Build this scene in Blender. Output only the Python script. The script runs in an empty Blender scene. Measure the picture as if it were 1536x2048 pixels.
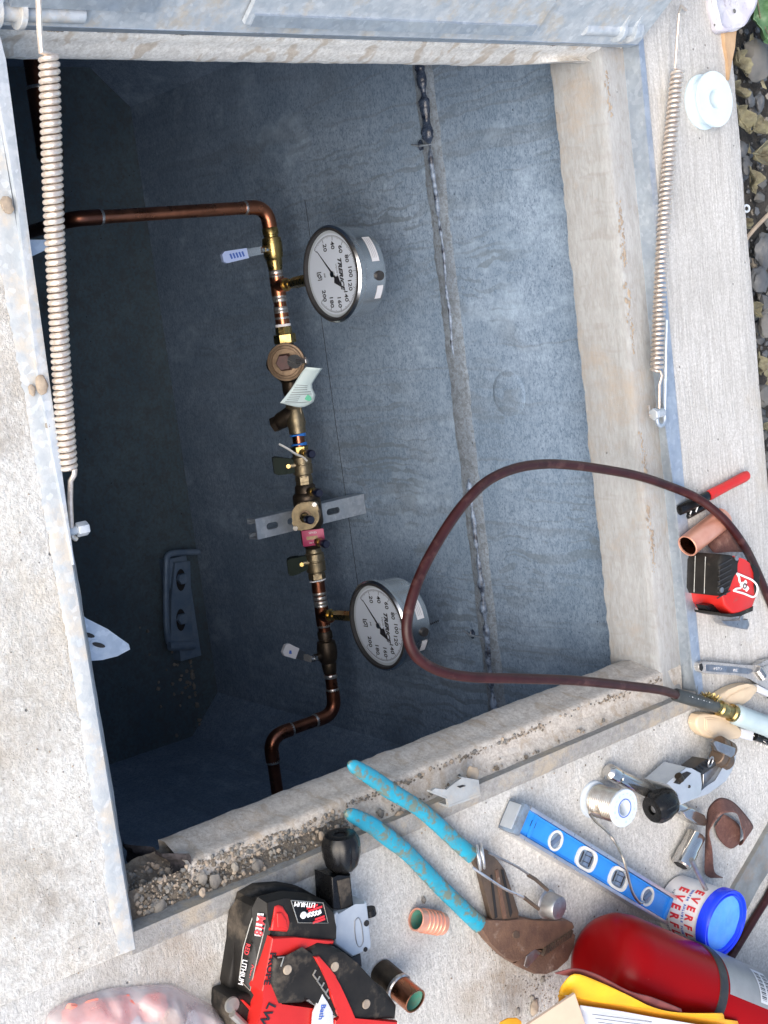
import bpy, bmesh, math, random
from mathutils import Vector, Matrix, noise
random.seed(7)
R_=math.radians
S=bpy.context.scene
COL=S.collection
# ---------------- camera (fitted from the vanishing points of the hatch opening)
PX,PY,FL,H=768.0,1024.0,2650.0,0.82
def _n(v): return v.normalized()
eX=_n(Vector((2180,17200,FL)))
eY=Vector((3432,-843,FL)); eY=_n(eY-eX*eX.dot(eY))
eZ=eX.cross(eY)
KS=1.65                          # everything is laid out with the camera 0.82 high, then enlarged to true size
RW=Matrix((eX,eY,eZ))            # camera frame (x right, y down, z ahead) -> world
cam_d=bpy.data.cameras.new('camera'); cam=bpy.data.objects.new('camera',cam_d); COL.objects.link(cam)
cx=RW@Vector((1,0,0)); cy=RW@Vector((0,-1,0)); cz=RW@Vector((0,0,-1))
m=Matrix((cx,cy,cz)).transposed().to_4x4(); m.translation=Vector((0,0,H*KS)); cam.matrix_world=m
cam_d.sensor_fit='VERTICAL'; cam_d.sensor_height=36; cam_d.sensor_width=27; cam_d.lens=36*FL/2048
cam_d.clip_start=0.02; cam_d.clip_end=300
S.camera=cam
# ---------------- sky, sun, exposure
SUN_EL,SUN_AZ=R_(44),R_(174)    # azimuth from +Y towards +X: veiled sun behind the photographer
w=bpy.data.worlds.new('World'); S.world=w; w.use_nodes=True
nt=w.node_tree; bg=nt.nodes['Background']; sk=nt.nodes.new('ShaderNodeTexSky'); sk.sky_type='NISHITA'
sk.sun_disc=False; sk.sun_elevation=SUN_EL; sk.sun_rotation=SUN_AZ
sk.air_density=1.3; sk.dust_density=3.0
nt.links.new(sk.outputs[0],bg.inputs[0]); bg.inputs[1].default_value=0.135
sd=bpy.data.lights.new('sun','SUN'); so=bpy.data.objects.new('sun',sd); COL.objects.link(so)
sd.energy=1.75; sd.angle=R_(56); sd.color=(1,0.935,0.86)
sdir=Vector((math.sin(SUN_AZ)*math.cos(SUN_EL),math.cos(SUN_AZ)*math.cos(SUN_EL),math.sin(SUN_EL)))
so.rotation_euler=sdir.to_track_quat('Z','Y').to_euler()
so.location=sdir*5
S.view_settings.view_transform='Standard'; S.view_settings.look='None'
S.view_settings.exposure=0.98; S.view_settings.gamma=1
# ---------------- points of the place from sight lines
def ray(px,py): return RW@Vector((px-PX,py-PY,FL))
def D(px,py,z=0.0):
    d=ray(px,py); t=(z-H)/d.z; return Vector((d.x*t,d.y*t,z))
def WY(px,py,y):
    d=ray(px,py); t=y/d.y; return Vector((d.x*t,y,H+d.z*t))
def proj(p):
    v=RW.transposed()@(Vector(p)-Vector((0,0,H))); return (PX+FL*v.x/v.z,PY+FL*v.y/v.z)
def XA(py,y,z):
    "X on the line (Y=y, Z=z) seen at image row py"
    a,b=-1.0,1.5
    for _ in range(50):
        m_=(a+b)/2
        if proj((m_,y,z))[1]<py: a=m_
        else: b=m_
    return a
# ---------------- materials
MATS={}
def _nodes(name):
    m=bpy.data.materials.new(name); m.use_nodes=True; n=m.node_tree
    return m,n,n.nodes['Principled BSDF']
def ramp(n,src,stops):
    r=n.nodes.new('ShaderNodeValToRGB'); e=r.color_ramp.elements
    while len(e)<len(stops): e.new(0.5)
    for i,(p,c) in enumerate(stops):
        e[i].position=p; e[i].color=(c,c,c,1) if isinstance(c,(int,float)) else (*c,1)
    n.links.new(src,r.inputs[0]); return r.outputs[0]
def coords(n,scale=(1,1,1),world=True,warp=0,rot=(0,0,0)):
    if world:
        g=n.nodes.new('ShaderNodeNewGeometry'); o=g.outputs['Position']
    else:
        g=n.nodes.new('ShaderNodeTexCoord'); o=g.outputs['Object']
    mp=n.nodes.new('ShaderNodeMapping'); mp.inputs['Scale'].default_value=[q/KS for q in scale]; mp.inputs['Rotation'].default_value=rot
    if warp:
        nz=n.nodes.new('ShaderNodeTexNoise'); nz.inputs['Scale'].default_value=18/KS; nz.inputs['Detail'].default_value=3
        n.links.new(o,nz.inputs['Vector'])
        sb=n.nodes.new('ShaderNodeVectorMath'); sb.operation='MULTIPLY_ADD'
        sb.inputs[1].default_value=(warp*KS,warp*KS,warp*KS)
        n.links.new(nz.outputs['Color'],sb.inputs[0]); n.links.new(o,sb.inputs[2]); o=sb.outputs[0]
    n.links.new(o,mp.inputs[0]); return mp.outputs[0]
def noi(n,vec,scale,detail=4,rough=0.6):
    z=n.nodes.new('ShaderNodeTexNoise'); z.inputs['Scale'].default_value=scale; z.inputs['Detail'].default_value=detail
    z.inputs['Roughness'].default_value=rough; n.links.new(vec,z.inputs['Vector']); return z.outputs['Fac']
def mixc(n,f,a,b,mode='MIX'):
    x=n.nodes.new('ShaderNodeMix'); x.data_type='RGBA'; x.blend_type=mode
    for s,v in ((0,f),(6,a),(7,b)):
        if isinstance(v,(int,float)): x.inputs[s].default_value=v
        elif isinstance(v,tuple): x.inputs[s].default_value=(*v,1)
        else: n.links.new(v,x.inputs[s])
    return x.outputs[2]
def mul(n,a,b):
    x=n.nodes.new('ShaderNodeMath'); x.operation='MULTIPLY'
    for s,v in ((0,a),(1,b)):
        if isinstance(v,(int,float)): x.inputs[s].default_value=v
        else: n.links.new(v,x.inputs[s])
    return x.outputs[0]
def addbump(n,bs,h,strength,dist=0.001):
    b=n.nodes.new('ShaderNodeBump'); b.inputs['Strength'].default_value=strength; b.inputs['Distance'].default_value=dist*KS
    n.links.new(h,b.inputs['Height']); n.links.new(b.outputs[0],bs.inputs['Normal'])
def mk(name,col,rough=0.5,metal=0.0,col2=None,sc=60,grime=None,gsc=25,gthr=(0.5,0.65),bump=0,bsc=300,rvar=0,spec=None,alpha=None,trans=None,coat=0,sub=0,spangle=0):
    m,n,b=_nodes(name); v=coords(n)
    c=col
    f=noi(n,v,sc,5)
    if col2: c=mixc(n,ramp(n,f,[(0.35,0.0),(0.65,1.0)]),col,col2)
    if grime:
        g=ramp(n,noi(n,v,gsc,6,0.7),[(gthr[0],0.0),(gthr[1],1.0)])
        c=mixc(n,g,c,grime)
        if metal:
            n.links.new(ramp(n,noi(n,v,gsc,6,0.7),[(gthr[0],metal),(gthr[1],0.2)]),b.inputs['Metallic'])
    if spangle:
        vo=n.nodes.new('ShaderNodeTexVoronoi'); vo.inputs['Scale'].default_value=spangle; n.links.new(v,vo.inputs['Vector'])
        sp_=n.nodes.new('ShaderNodeSeparateColor'); n.links.new(vo.outputs['Color'],sp_.inputs[0])
        c=mixc(n,mul(n,sp_.outputs[0],.24),c,(.22,.26,.31)); c=mixc(n,mul(n,ramp(n,sp_.outputs[1],[(.75,0.0),(1.0,1.0)]),.25),c,(.72,.76,.80))
    if isinstance(c,tuple): b.inputs['Base Color'].default_value=(*c,1)
    else: n.links.new(c,b.inputs['Base Color'])
    if not (grime and metal): b.inputs['Metallic'].default_value=metal
    if rvar: n.links.new(ramp(n,noi(n,v,sc*1.7,4),[(0.3,max(rough-rvar,0.02)),(0.7,rough+rvar)]),b.inputs['Roughness'])
    else: b.inputs['Roughness'].default_value=rough
    if spec is not None: b.inputs['Specular IOR Level'].default_value=spec
    if alpha is not None: b.inputs['Alpha'].default_value=alpha
    if trans is not None: b.inputs['Transmission Weight'].default_value=trans
    if coat: b.inputs['Coat Weight'].default_value=coat
    if sub: b.inputs['Subsurface Weight'].default_value=sub; b.inputs['Subsurface Radius'].default_value=(.01,.01,.01)
    if bump: addbump(n,b,noi(n,v,bsc,3),bump)
    MATS[name]=m; return m
def concrete(name,lite,mid,dark,stain=None,st_sc=6,st_t=(0.52,0.68),fleck=(60,0.35),fl_scale=(1,1,1),broom=None,streak=None,bump=0.5,drips=False,fleckbig=1.0,spots=()):
    m,n,b=_nodes(name); v=coords(n)
    c=mixc(n,ramp(n,noi(n,v,9,6,0.65),[(0.35,0.0),(0.65,1.0)]),lite,mid)
    vf=coords(n,fl_scale)
    fl=ramp(n,noi(n,vf,fleck[0],5,0.7),[(0.40,1.0),(0.52,0.0)])
    c=mixc(n,mul(n,fl,fleck[1]*fleckbig),c,dark)
    f2=ramp(n,noi(n,vf,fleck[0]*3.3,3,0.6),[(0.36,1.0),(0.44,0.0)])
    c=mixc(n,mul(n,f2,fleck[1]*0.9),c,dark)
    f3=ramp(n,noi(n,vf,fleck[0]*2.1+70,2,0.5),[(0.40,1.0),(0.60,0.0)])
    c=mixc(n,mul(n,f3,.30),c,dark)
    # small air holes
    vo=n.nodes.new('ShaderNodeTexVoronoi'); vo.inputs['Scale'].default_value=70; n.links.new(v,vo.inputs['Vector'])
    hol=ramp(n,vo.outputs['Distance'],[(0.05,1.0),(0.09,0.0)])
    rare=ramp(n,noi(n,v,31,1),[(0.56,0.0),(0.6,1.0)])
    hh=mul(n,hol,rare)
    c=mixc(n,mul(n,hh,0.75),c,tuple(x*0.35 for x in dark))
    if broom:
        vb=coords(n,broom[0],warp=0.01)
        br=noi(n,vb,1.0,4,0.7)
        c=mixc(n,mul(n,ramp(n,br,[(0.42,1.0),(0.55,0.0)]),broom[1]),c,dark)
    if streak:
        vs=coords(n,streak[0],warp=streak[3] if len(streak)>3 else 0.03)
        s=ramp(n,noi(n,vs,1.0,2,0.5),[(streak[2][0],0.0),(streak[2][1],1.0)])
        c=mixc(n,mul(n,s,streak[4] if len(streak)>4 else 0.6),c,streak[1])
    if drips:
        sz=n.nodes.new('ShaderNodeSeparateXYZ'); n.links.new(v,sz.inputs[0])
        hz=ramp(n,sz.outputs[2],[(0.0,0.0),(1.0,1.0)])
        mr=n.nodes.new('ShaderNodeMapRange'); n.links.new(sz.outputs[2],mr.inputs[0]); mr.inputs[1].default_value=-.62*KS; mr.inputs[2].default_value=-.22*KS
        big=ramp(n,noi(n,coords(n,(1,1,.5),warp=.05),6,5,.6),[(.35,0.0),(.66,1.0)])
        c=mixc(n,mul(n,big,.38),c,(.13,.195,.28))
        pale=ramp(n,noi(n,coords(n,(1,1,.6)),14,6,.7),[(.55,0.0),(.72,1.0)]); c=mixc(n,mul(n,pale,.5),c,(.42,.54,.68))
        for sc_,k,th in ((120.0,.60,.59),(200.0,.45,.60)):
            q=noi(n,coords(n,(sc_,sc_,2.2),warp=.026),1.0,1,.3)
            rd=ramp(n,q,[(th,0.0),(th+.05,1.0)])
            msk=ramp(n,noi(n,v,5,2),[(.40,0.0),(.55,1.0)])
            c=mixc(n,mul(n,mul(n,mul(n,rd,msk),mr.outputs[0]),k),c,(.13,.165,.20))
        for sc_,k in ((17.0,.35),(31.0,.35)):
            vs=coords(n,(sc_,sc_,1.2),warp=.012+.1/sc_)
            q=noi(n,vs,1.0,1,0.4)
            rd=ramp(n,q,[(.460,0.0),(.488,1.0),(.496,1.0),(.506,0.0)])
            mk_=ramp(n,noi(n,v,4+sc_*.1,2),[(.40,0.0),(.52,1.0)])
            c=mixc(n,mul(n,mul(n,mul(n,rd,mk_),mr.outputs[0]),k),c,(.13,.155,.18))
    if stain:
        g=ramp(n,noi(n,v,st_sc,8,0.72),[(st_t[0],0.0),(st_t[1],1.0)])
        c=mixc(n,mul(n,g,0.75),c,stain)
    for (sx_,sy_,sr_,sk_) in spots:
        p_=D(sx_,sy_,0)*KS
        ds=n.nodes.new('ShaderNodeVectorMath'); ds.operation='DISTANCE'; ds.inputs[1].default_value=p_
        wv=coords(n,(KS,KS,KS),warp=.05); n.links.new(wv,ds.inputs[0])
        f_=ramp(n,mul(n,ds.outputs['Value'],1/(sr_*KS)),[(.25,1.0),(1.0,0.0)])
        c=mixc(n,mul(n,mul(n,f_,ramp(n,noi(n,v,22,6,.75),[(.38,0.0),(.6,1.0)])),sk_),c,(.30,.235,.17))
    n.links.new(c,b.inputs['Base Color']); b.inputs['Roughness'].default_value=0.9; b.inputs['Specular IOR Level'].default_value=0.25
    h=n.nodes.new('ShaderNodeMath'); h.operation='SUBTRACT'
    n.links.new(noi(n,vf,fleck[0]*4,5,0.8),h.inputs[0]); n.links.new(hh,h.inputs[1])
    hs=h.outputs[0]
    if broom:
        a=n.nodes.new('ShaderNodeMath'); a.operation='MULTIPLY_ADD'; a.inputs[1].default_value=1.2
        n.links.new(br,a.inputs[0]); n.links.new(hs,a.inputs[2]); hs=a.outputs[0]
    addbump(n,b,hs,bump,0.0012)
    MATS[name]=m; return m
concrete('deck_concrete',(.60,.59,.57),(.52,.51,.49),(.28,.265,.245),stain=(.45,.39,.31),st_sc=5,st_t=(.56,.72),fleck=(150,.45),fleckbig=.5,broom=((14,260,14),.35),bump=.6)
concrete('deck_side_concrete',(.70,.69,.665),(.61,.60,.575),(.27,.26,.245),stain=(.46,.385,.30),st_sc=4,st_t=(.56,.74),fleck=(150,.5),fleckbig=.45,broom=((60,200,60),.14),bump=1.0,spots=((1050,1985,.075,.9),(420,1890,.10,.6),(880,1640,.09,.5),(1290,1500,.07,.5)))
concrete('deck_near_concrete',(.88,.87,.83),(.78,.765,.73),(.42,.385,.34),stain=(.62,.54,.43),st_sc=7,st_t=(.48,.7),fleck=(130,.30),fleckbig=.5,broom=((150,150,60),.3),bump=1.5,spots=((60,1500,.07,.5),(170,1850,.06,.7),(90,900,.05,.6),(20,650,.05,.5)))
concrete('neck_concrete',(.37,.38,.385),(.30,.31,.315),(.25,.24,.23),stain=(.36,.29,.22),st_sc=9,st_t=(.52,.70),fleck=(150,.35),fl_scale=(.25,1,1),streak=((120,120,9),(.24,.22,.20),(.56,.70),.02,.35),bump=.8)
concrete('neck_lit_concrete',(.82,.80,.76),(.74,.72,.68),(.40,.37,.33),stain=(.55,.44,.32),st_sc=12,st_t=(.58,.76),fleck=(150,.3),streak=((75,75,16),(.42,.32,.22),(.55,.63),.05,.55),bump=.9)  # same neck concrete, made paler to stand in for this face's extra light
concrete('cement_smear',(.44,.43,.41),(.34,.335,.325),(.22,.21,.20),stain=(.50,.42,.32),st_sc=20,st_t=(.48,.58),fleck=(150,.4),bump=1.2)
concrete('neck_side_concrete',(.62,.58,.53),(.54,.50,.45),(.30,.25,.21),stain=(.42,.31,.21),st_sc=12,st_t=(.54,.72),fleck=(130,.35),streak=((95,95,16),(.36,.28,.20),(.54,.64),.05,.45),bump=.9)  # neck concrete lightened too, putting the diffuse light on this side into the colour
concrete('wall_concrete',(.32,.41,.53),(.21,.285,.385),(.05,.09,.145),fleck=(210,.62),fl_scale=(.6,1,1),bump=.5,drips=True,fleckbig=.55)  # concrete tinted blue: the pit's cool light cast is mixed into its colour
concrete('floor_concrete',(.095,.14,.17),(.065,.10,.13),(.07,.07,.07),stain=(.05,.045,.04),st_sc=7,st_t=(.60,.68),fleck=(60,.4),bump=.4)  # bluish light cast of the pit also put into the floor colour
concrete('mortar',(.29,.35,.42),(.19,.235,.295),(.10,.11,.12),fleck=(120,.5),bump=1.0)
concrete('broken_concrete',(.10,.09,.10),(.055,.05,.055),(.015,.015,.015),fleck=(90,.6),bump=1.2)
concrete('dirt',(.27,.235,.19),(.20,.17,.135),(.12,.10,.085),fleck=(150,.6),bump=1.4)  # dirt colour, darkened to include the shade of the broken corner
concrete('soil',(.10,.09,.075),(.06,.055,.05),(.02,.02,.02),fleck=(70,.6),bump=1.4)
mk('galvanised',(.40,.45,.50),.5,.3,(.54,.57,.60),70,grime=(.50,.45,.38),gsc=26,gthr=(.52,.66),bump=.25,bsc=160,rvar=.12,spangle=260)
mk('rail_metal',(.38,.41,.43),.6,.15,(.46,.47,.47),60,grime=(.50,.46,.40),gsc=30,gthr=(.48,.60),bump=.4,bsc=160,spangle=260)
mk('galvanised_clean',(.36,.42,.50),.42,.6,(.50,.56,.62),45,rvar=.12,bump=.1,bsc=90,spangle=260)
mk('galvanised_smeared',(.38,.40,.41),.7,.15,(.30,.31,.31),60,grime=(.44,.39,.33),gsc=26,gthr=(.50,.60),bump=.4,bsc=200)
mk('spring_steel',(.74,.66,.58),.38,.7,(.58,.49,.42),300,rvar=.1,bump=.1,bsc=300)
mk('copper',(.50,.20,.11),.32,1.0,(.34,.135,.075),40,rvar=.12,bump=.05,bsc=200)
mk('copper_dark',(.28,.11,.065),.33,1.0,(.17,.07,.045),35,rvar=.1,bump=.05,bsc=200)
mk('copper_bright',(.82,.42,.30),.36,.55,(.74,.34,.24),60,rvar=.08,bump=.05,bsc=300)
mk('solder',(.62,.62,.62),.35,.9,(.4,.35,.3),400,bump=.2,bsc=600)
mk('brass',(.46,.34,.13),.30,1.0,(.34,.25,.10),90,rvar=.1,bump=.1,bsc=400)
mk('bronze',(.27,.22,.14),.40,.9,(.18,.15,.10),160,rvar=.12,bump=.35,bsc=900)
mk('bronze_flange',(.23,.165,.11),.45,.7,(.17,.12,.08),160,rvar=.1,bump=.3,bsc=900)
mk('bronze_dark',(.09,.068,.048),.42,.85,(.05,.04,.032),90,rvar=.1,bump=.3,bsc=700)
mk('oxblood_cap',(.045,.014,.014),.4,0,(.07,.02,.02),200)
mk('stainless',(.70,.71,.70),.24,1.0,(.62,.62,.62),12,rvar=.06)
mk('chrome',(.62,.60,.57),.16,.92,(.50,.485,.46),30,rvar=.06)
mk('tool_steel',(.44,.43,.41),.28,.35,(.34,.33,.32),60,rvar=.08)
mk('steel_grey',(.45,.45,.46),.38,.9,(.32,.31,.31),120,rvar=.12)
mk('dial_face',(.50,.56,.65),.45)
mk('dial_edge',(.38,.43,.48),.4)
mk('black_ink',(.015,.015,.02),.5)
mk('grey_ink',(.16,.17,.19),.6)
mk('blue_ink',(.05,.12,.45),.5)
mk('green_ink',(.04,.38,.22),.5)
mk('red_ink',(.65,.03,.04),.5)
mk('white_ink',(.8,.8,.8),.5)
mk('sticker',(.56,.57,.60),.5)
mk('label_blue',(.42,.52,.78),.45)
mk('paper_tag',(.62,.72,.70),.6,0,(.55,.66,.66),60)
mk('blue_tape',(.03,.17,.55),.5)
mk('white_tape',(.72,.72,.74),.6)
mk('cap_navy',(.005,.007,.022),.3)
mk('green_handle',(.003,.010,.006),.55,0,(.005,.014,.009),80,spec=.15)
mk('nameplate',(.28,.012,.075),.4,.1)
mk('rubber_hose',(.026,.006,.006),.40,0,(.042,.010,.010),60,spec=.3,grime=(.09,.04,.035),gsc=50,gthr=(.55,.75))
mk('black_rubber',(.02,.02,.022),.5,0,(.035,.033,.032),70,rvar=.1)
mk('black_plastic',(.006,.006,.007),.28,0,(.010,.010,.010),90,rvar=.08,spec=.3)
mk('dusty_black',(.011,.010,.0095),.55,0,(.020,.018,.016),60,grime=(.13,.105,.08),gsc=26,gthr=(.53,.74),spec=.25)
mk('red_plastic',(.56,.022,.018),.40,0,(.48,.018,.014),30,grime=(.30,.06,.045),gsc=60,gthr=(.62,.72))
mk('red_paint',(.25,.0015,.003),.30,0,(.24,.003,.004),12,grime=(.42,.08,.07),gsc=60,gthr=(.69,.76),spec=.12)
mk('blue_grip',(.012,.30,.44),.42,0,(.03,.23,.31),70,grime=(.13,.17,.14),gsc=80,gthr=(.50,.57),bump=.2,bsc=200)
mk('rust',(.20,.115,.075),.6,.35,(.13,.075,.055),70,grime=(.30,.22,.17),gsc=60,gthr=(.58,.7),bump=.6,bsc=400)
mk('dark_steel',(.13,.10,.08),.5,.7,(.20,.14,.10),70,rvar=.1,bump=.3,bsc=400)
mk('level_blue',(.02,.20,.62),.35,0,(.03,.24,.68),50,rvar=.05)
mk('aluminium',(.72,.72,.73),.35,.9,(.6,.6,.62),70,rvar=.1)
mk('clear_end',(.20,.27,.36),.25,.1,(.13,.15,.18),90)
mk('vial_white',(.62,.61,.58),.4)
mk('vial_glass',(.10,.14,.22),.08,0)
mk('white_plastic',(.58,.63,.68),.4,0,(.53,.59,.65),40,sub=.2)
mk('ptfe_plastic',(.58,.68,.72),.35,0,(.54,.64,.69),30,sub=.3)
mk('tub_white',(.80,.76,.74),.4)
mk('lid_blue',(.01,.035,.72),.25,0,(.012,.05,.80),30)
mk('lid_film',(.06,.24,.86),.2,0,(.10,.34,.90),50,bump=.2,bsc=60)
mk('solder_wire',(.72,.66,.58),.28,1.0,(.58,.50,.42),200)
mk('grey_cast',(.50,.54,.58),.42,.45,(.44,.48,.53),90,rvar=.08)
mk('beige_plastic',(.66,.52,.36),.45,0,(.60,.46,.31),50,rvar=.08)
mk('torch_grey',(.36,.45,.47),.35,0,(.42,.50,.52),50,rvar=.08)
mk('sleeve',(.03,.035,.035),.45,0,(.05,.055,.055),70)
mk('emery',(.16,.075,.06),.8,0,(.11,.05,.042),200,grime=(.26,.15,.12),gsc=90,gthr=(.55,.7),bump=.8,bsc=900)
mk('emery_edge',(.45,.33,.27),.8)
mk('old_steel',(.33,.34,.33),.45,.5,(.24,.235,.22),60,grime=(.30,.24,.19),gsc=20,gthr=(.5,.66),bump=.2,bsc=200)
mk('envelope',(.70,.30,.01),.55,0,(.78,.34,.02),60,bump=.15,bsc=120)
mk('envelope_yellow',(.78,.40,.01),.5,0,(.72,.33,.01),40,bump=.15,bsc=120)
mk('maroon_card',(.20,.05,.045),.6,0,(.12,.03,.03),60)
mk('cardboard',(.56,.42,.31),.75,0,(.52,.39,.29),80)
mk('paper',(.55,.57,.64),.6)
mk('stone',(.26,.235,.20),.85,0,(.15,.14,.13),60,bump=.6,bsc=200)
mk('stone_tan',(.38,.31,.235),.85,0,(.26,.21,.165),60,bump=.6,bsc=200)
mk('dark_stone',(.055,.060,.068),.55,0,(.12,.125,.13),30,bump=.6,bsc=150)
mk('grey_stone',(.16,.155,.145),.7,0,(.10,.10,.095),25,bump=.6,bsc=150)
mk('dead_leaf',(.24,.225,.14),.8,0,(.11,.10,.065),70,grime=(.09,.075,.05),gsc=60,gthr=(.48,.66),bump=.5,bsc=150)
mk('green_leaf',(.06,.14,.05),.45,0,(.10,.19,.09),40,bump=.4,bsc=100)
mk('wood',(.50,.34,.20),.7,0,(.40,.26,.15),80,bump=.3,bsc=200)
mk('shell',(.64,.63,.63),.45,0,(.44,.42,.50),34,grime=(.26,.21,.23),gsc=60,gthr=(.56,.68),bump=.5,bsc=90)
mk('bag_film',(.74,.56,.55),.16,0,(.82,.76,.76),50,alpha=.36,bump=1.0,bsc=50)
mk('coral_plastic',(.80,.16,.10),.45,0,(.82,.34,.27),60)
mk('mastic',(.012,.018,.035),.25,0,(.05,.07,.11),150,bump=1.0,bsc=200,rvar=.1)
mk('mastic_grey',(.22,.29,.40),.4,0,(.006,.010,.025),140,bump=1.0,bsc=250)
mk('chalk_line',(.04,.045,.055),.9)
mk('dark_iron',(.13,.20,.30),.5,.3,(.20,.27,.36),50,rvar=.1)
mk('hole_dark',(.01,.01,.012),.8)
mk('verdigris',(.05,.26,.20),.7,0,(.12,.20,.15),200)
mk('zip_tie',(.55,.55,.52),.4)
mk('grey_label',(.22,.23,.24),.4,0,(.26,.27,.28),60)
# ---------------- mesh builder
RS=1.0   # radius factor for the pipework
class B:
    def __init__(s,M=None): s.bm=bmesh.new(); s.M=M or Matrix(); s.mats=[]
    def mi(s,mat):
        if mat not in s.mats: s.mats.append(mat)
        return s.mats.index(mat)
    def _v(s,p): return s.bm.verts.new(s.M@Vector(p))
    def face(s,vs,mi,sm=True):
        try: f=s.bm.faces.new(vs); f.material_index=mi; f.smooth=sm; return f
        except ValueError: return None
    def poly(s,pts,mat): return s.face([s._v(p) for p in pts],s.mi(mat),False)
    def box(s,c,sz,mat,rz=0,bev=0):
        mi=s.mi(mat); hx,hy,hz=[q/2 for q in sz]; c=Vector(c); Rm=Matrix.Rotation(rz,3,'Z')
        v=[s._v(c+Rm@Vector((x*hx,y*hy,z*hz))) for z in(-1,1) for y in(-1,1) for x in(-1,1)]
        fs=[s.face([v[i] for i in q],mi,False) for q in((0,2,3,1),(4,5,7,6),(0,1,5,4),(2,6,7,3),(0,4,6,2),(1,3,7,5))]
        if bev:
            es=list({e for f in fs for e in f.edges})
            bmesh.ops.bevel(s.bm,geom=es,offset=bev,segments=2,affect='EDGES',profile=.6,clamp_overlap=True,material=mi)
    def rings(s,rings,mat,caps=(True,True),closed=False):
        mi=s.mi(mat); R=[[s._v(p) for p in r] for r in rings]; n=len(R[0])
        for a,b in zip(R,R[1:]+([R[0]] if closed else [])):
            for i in range(n): s.face([a[i],a[(i+1)%n],b[(i+1)%n],b[i]],mi)
        if not closed:
            if caps[0]: s.face(R[0][::-1],mi)
            if caps[1]: s.face(R[-1],mi)
    def cyl(s,p0,p1,r0,mat,r1=None,n=20,caps=(True,True)):
        s.tube([p0,p1],[r0,r0 if r1 is None else r1],mat,n,caps)
    def tube(s,pts,r,mat,n=14,caps=(True,True),flat=1.0,up=None,rot=0):
        pts=[Vector(p) for p in pts]
        if not isinstance(r,(list,tuple)): r=[r]*len(pts)
        r=[q*RS for q in r]
        T=[]
        for i in range(len(pts)):
            a=pts[max(i-1,0)]; b=pts[min(i+1,len(pts)-1)]
            if i>0 and i<len(pts)-1:
                t=(pts[i]-a).normalized()+(b-pts[i]).normalized()
                if t.length<1e-6: t=b-a
            else: t=b-a
            if t.length<1e-9: t=T[-1] if T else Vector((0,0,1))
            T.append(t.normalized())
        u=Vector(up) if up else Vector((0,0,1))
        if abs(u.dot(T[0]))>.95: u=Vector((1,0,0))
        u=(u-T[0]*u.dot(T[0])).normalized()
        rg=[]
        for i,p in enumerate(pts):
            u=(u-T[i]*u.dot(T[i])).normalized(); w_=T[i].cross(u)
            rg.append([p+(w_*math.cos(2*math.pi*k/n+rot)+u*flat*math.sin(2*math.pi*k/n+rot))*r[i] for k in range(n)])
        s.rings(rg,mat,caps)
    def lathe(s,prof,mat,n=32,axis=None,caps=(True,True)):
        "prof: (radius,height) along local z; axis=(origin,dir) optional"
        prof=[(r*RS,h) for r,h in prof]
        if axis: o=Vector(axis[0]); q=Vector(axis[1]).normalized().to_track_quat('Z','Y').to_matrix()
        else: o=Vector(); q=Matrix.Identity(3)
        s.rings([[o+q@Vector((r*math.cos(2*math.pi*k/n),r*math.sin(2*math.pi*k/n),h)) for k in range(n)] for r,h in prof],mat,caps)
    def hexn(s,p0,p1,r,mat,n=6,rot=0):
        p0=Vector(p0);p1=Vector(p1);d=p1-p0
        s.tube([p0,p0+d*.08,p1-d*.08,p1],[r*.9,r,r,r*.9],mat,n,rot=rot)
    def torus(s,c,nrm,R,r,mat,n=32,m=10,sx=1):
        R*=RS; r*=RS; c=Vector(c); q=Vector(nrm).normalized().to_track_quat('Z','Y').to_matrix()
        rg=[]
        for i in range(n):
            a=2*math.pi*i/n; d=Vector((math.cos(a)*sx,math.sin(a),0))
            rg.append([c+q@(d*R+(d*math.cos(2*math.pi*k/m)+Vector((0,0,1))*math.sin(2*math.pi*k/m))*r) for k in range(m)])
        s.rings(rg,mat,closed=True)
    def prism(s,top,depth,mat,bev=0,side=None):
        "top: outline points (x,y,z) at the upper face; extruded down (-z) by depth (number or matching list of bottom z)"
        mi=s.mi(mat); mi2=s.mi(side) if side else mi
        A=[s._v(p) for p in top]; Bt=[s._v((p[0],p[1],p[2]-depth)) for p in top]; n=len(A)
        area=sum(top[i][0]*top[(i+1)%n][1]-top[(i+1)%n][0]*top[i][1] for i in range(n))
        if area<0: A.reverse(); Bt.reverse()
        f1=s.face(A,mi); s.face(Bt[::-1],mi2)
        for i in range(n): s.face([A[i],Bt[i],Bt[(i+1)%n],A[(i+1)%n]],mi2)
        if bev and f1:
            rb=bmesh.ops.bevel(s.bm,geom=list(f1.edges),offset=bev,segments=4,affect='EDGES',profile=.5,clamp_overlap=True,material=-1)
            for q in rb['faces']: q.smooth=True
    def sheet(s,rows,mat,thick=0):
        mi=s.mi(mat); R=[[s._v(p) for p in r] for r in rows]
        for a,b in zip(R,R[1:]):
            for i in range(len(a)-1): s.face([a[i],a[i+1],b[i+1],b[i]],mi)
    def rock(s,c,r,mat,seed=0,flat=.7,sub=2,rot=None):
        bm2=bmesh.new(); bmesh.ops.create_icosphere(bm2,subdivisions=sub,radius=1)
        mi=s.mi(mat); sd_=Vector((seed*3.7,seed*1.3,seed*2.1)); q=Matrix.Rotation(seed*1.7,3,'Z')@Matrix.Rotation(seed*.9,3,'X')
        rx,ry=(r if isinstance(r,tuple) else (r,r*(.7+.5*noise.random())))
        mp={}
        for v in bm2.verts:
            p=v.co.copy(); k=1+.35*noise.noise(p*1.3+sd_)+.12*noise.noise(p*3.1+sd_)
            p=q@(p*k) ; mp[v.index]=s._v(Vector(c)+Vector((p.x*rx,p.y*ry,p.z*min(rx,ry)*flat)))
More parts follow.
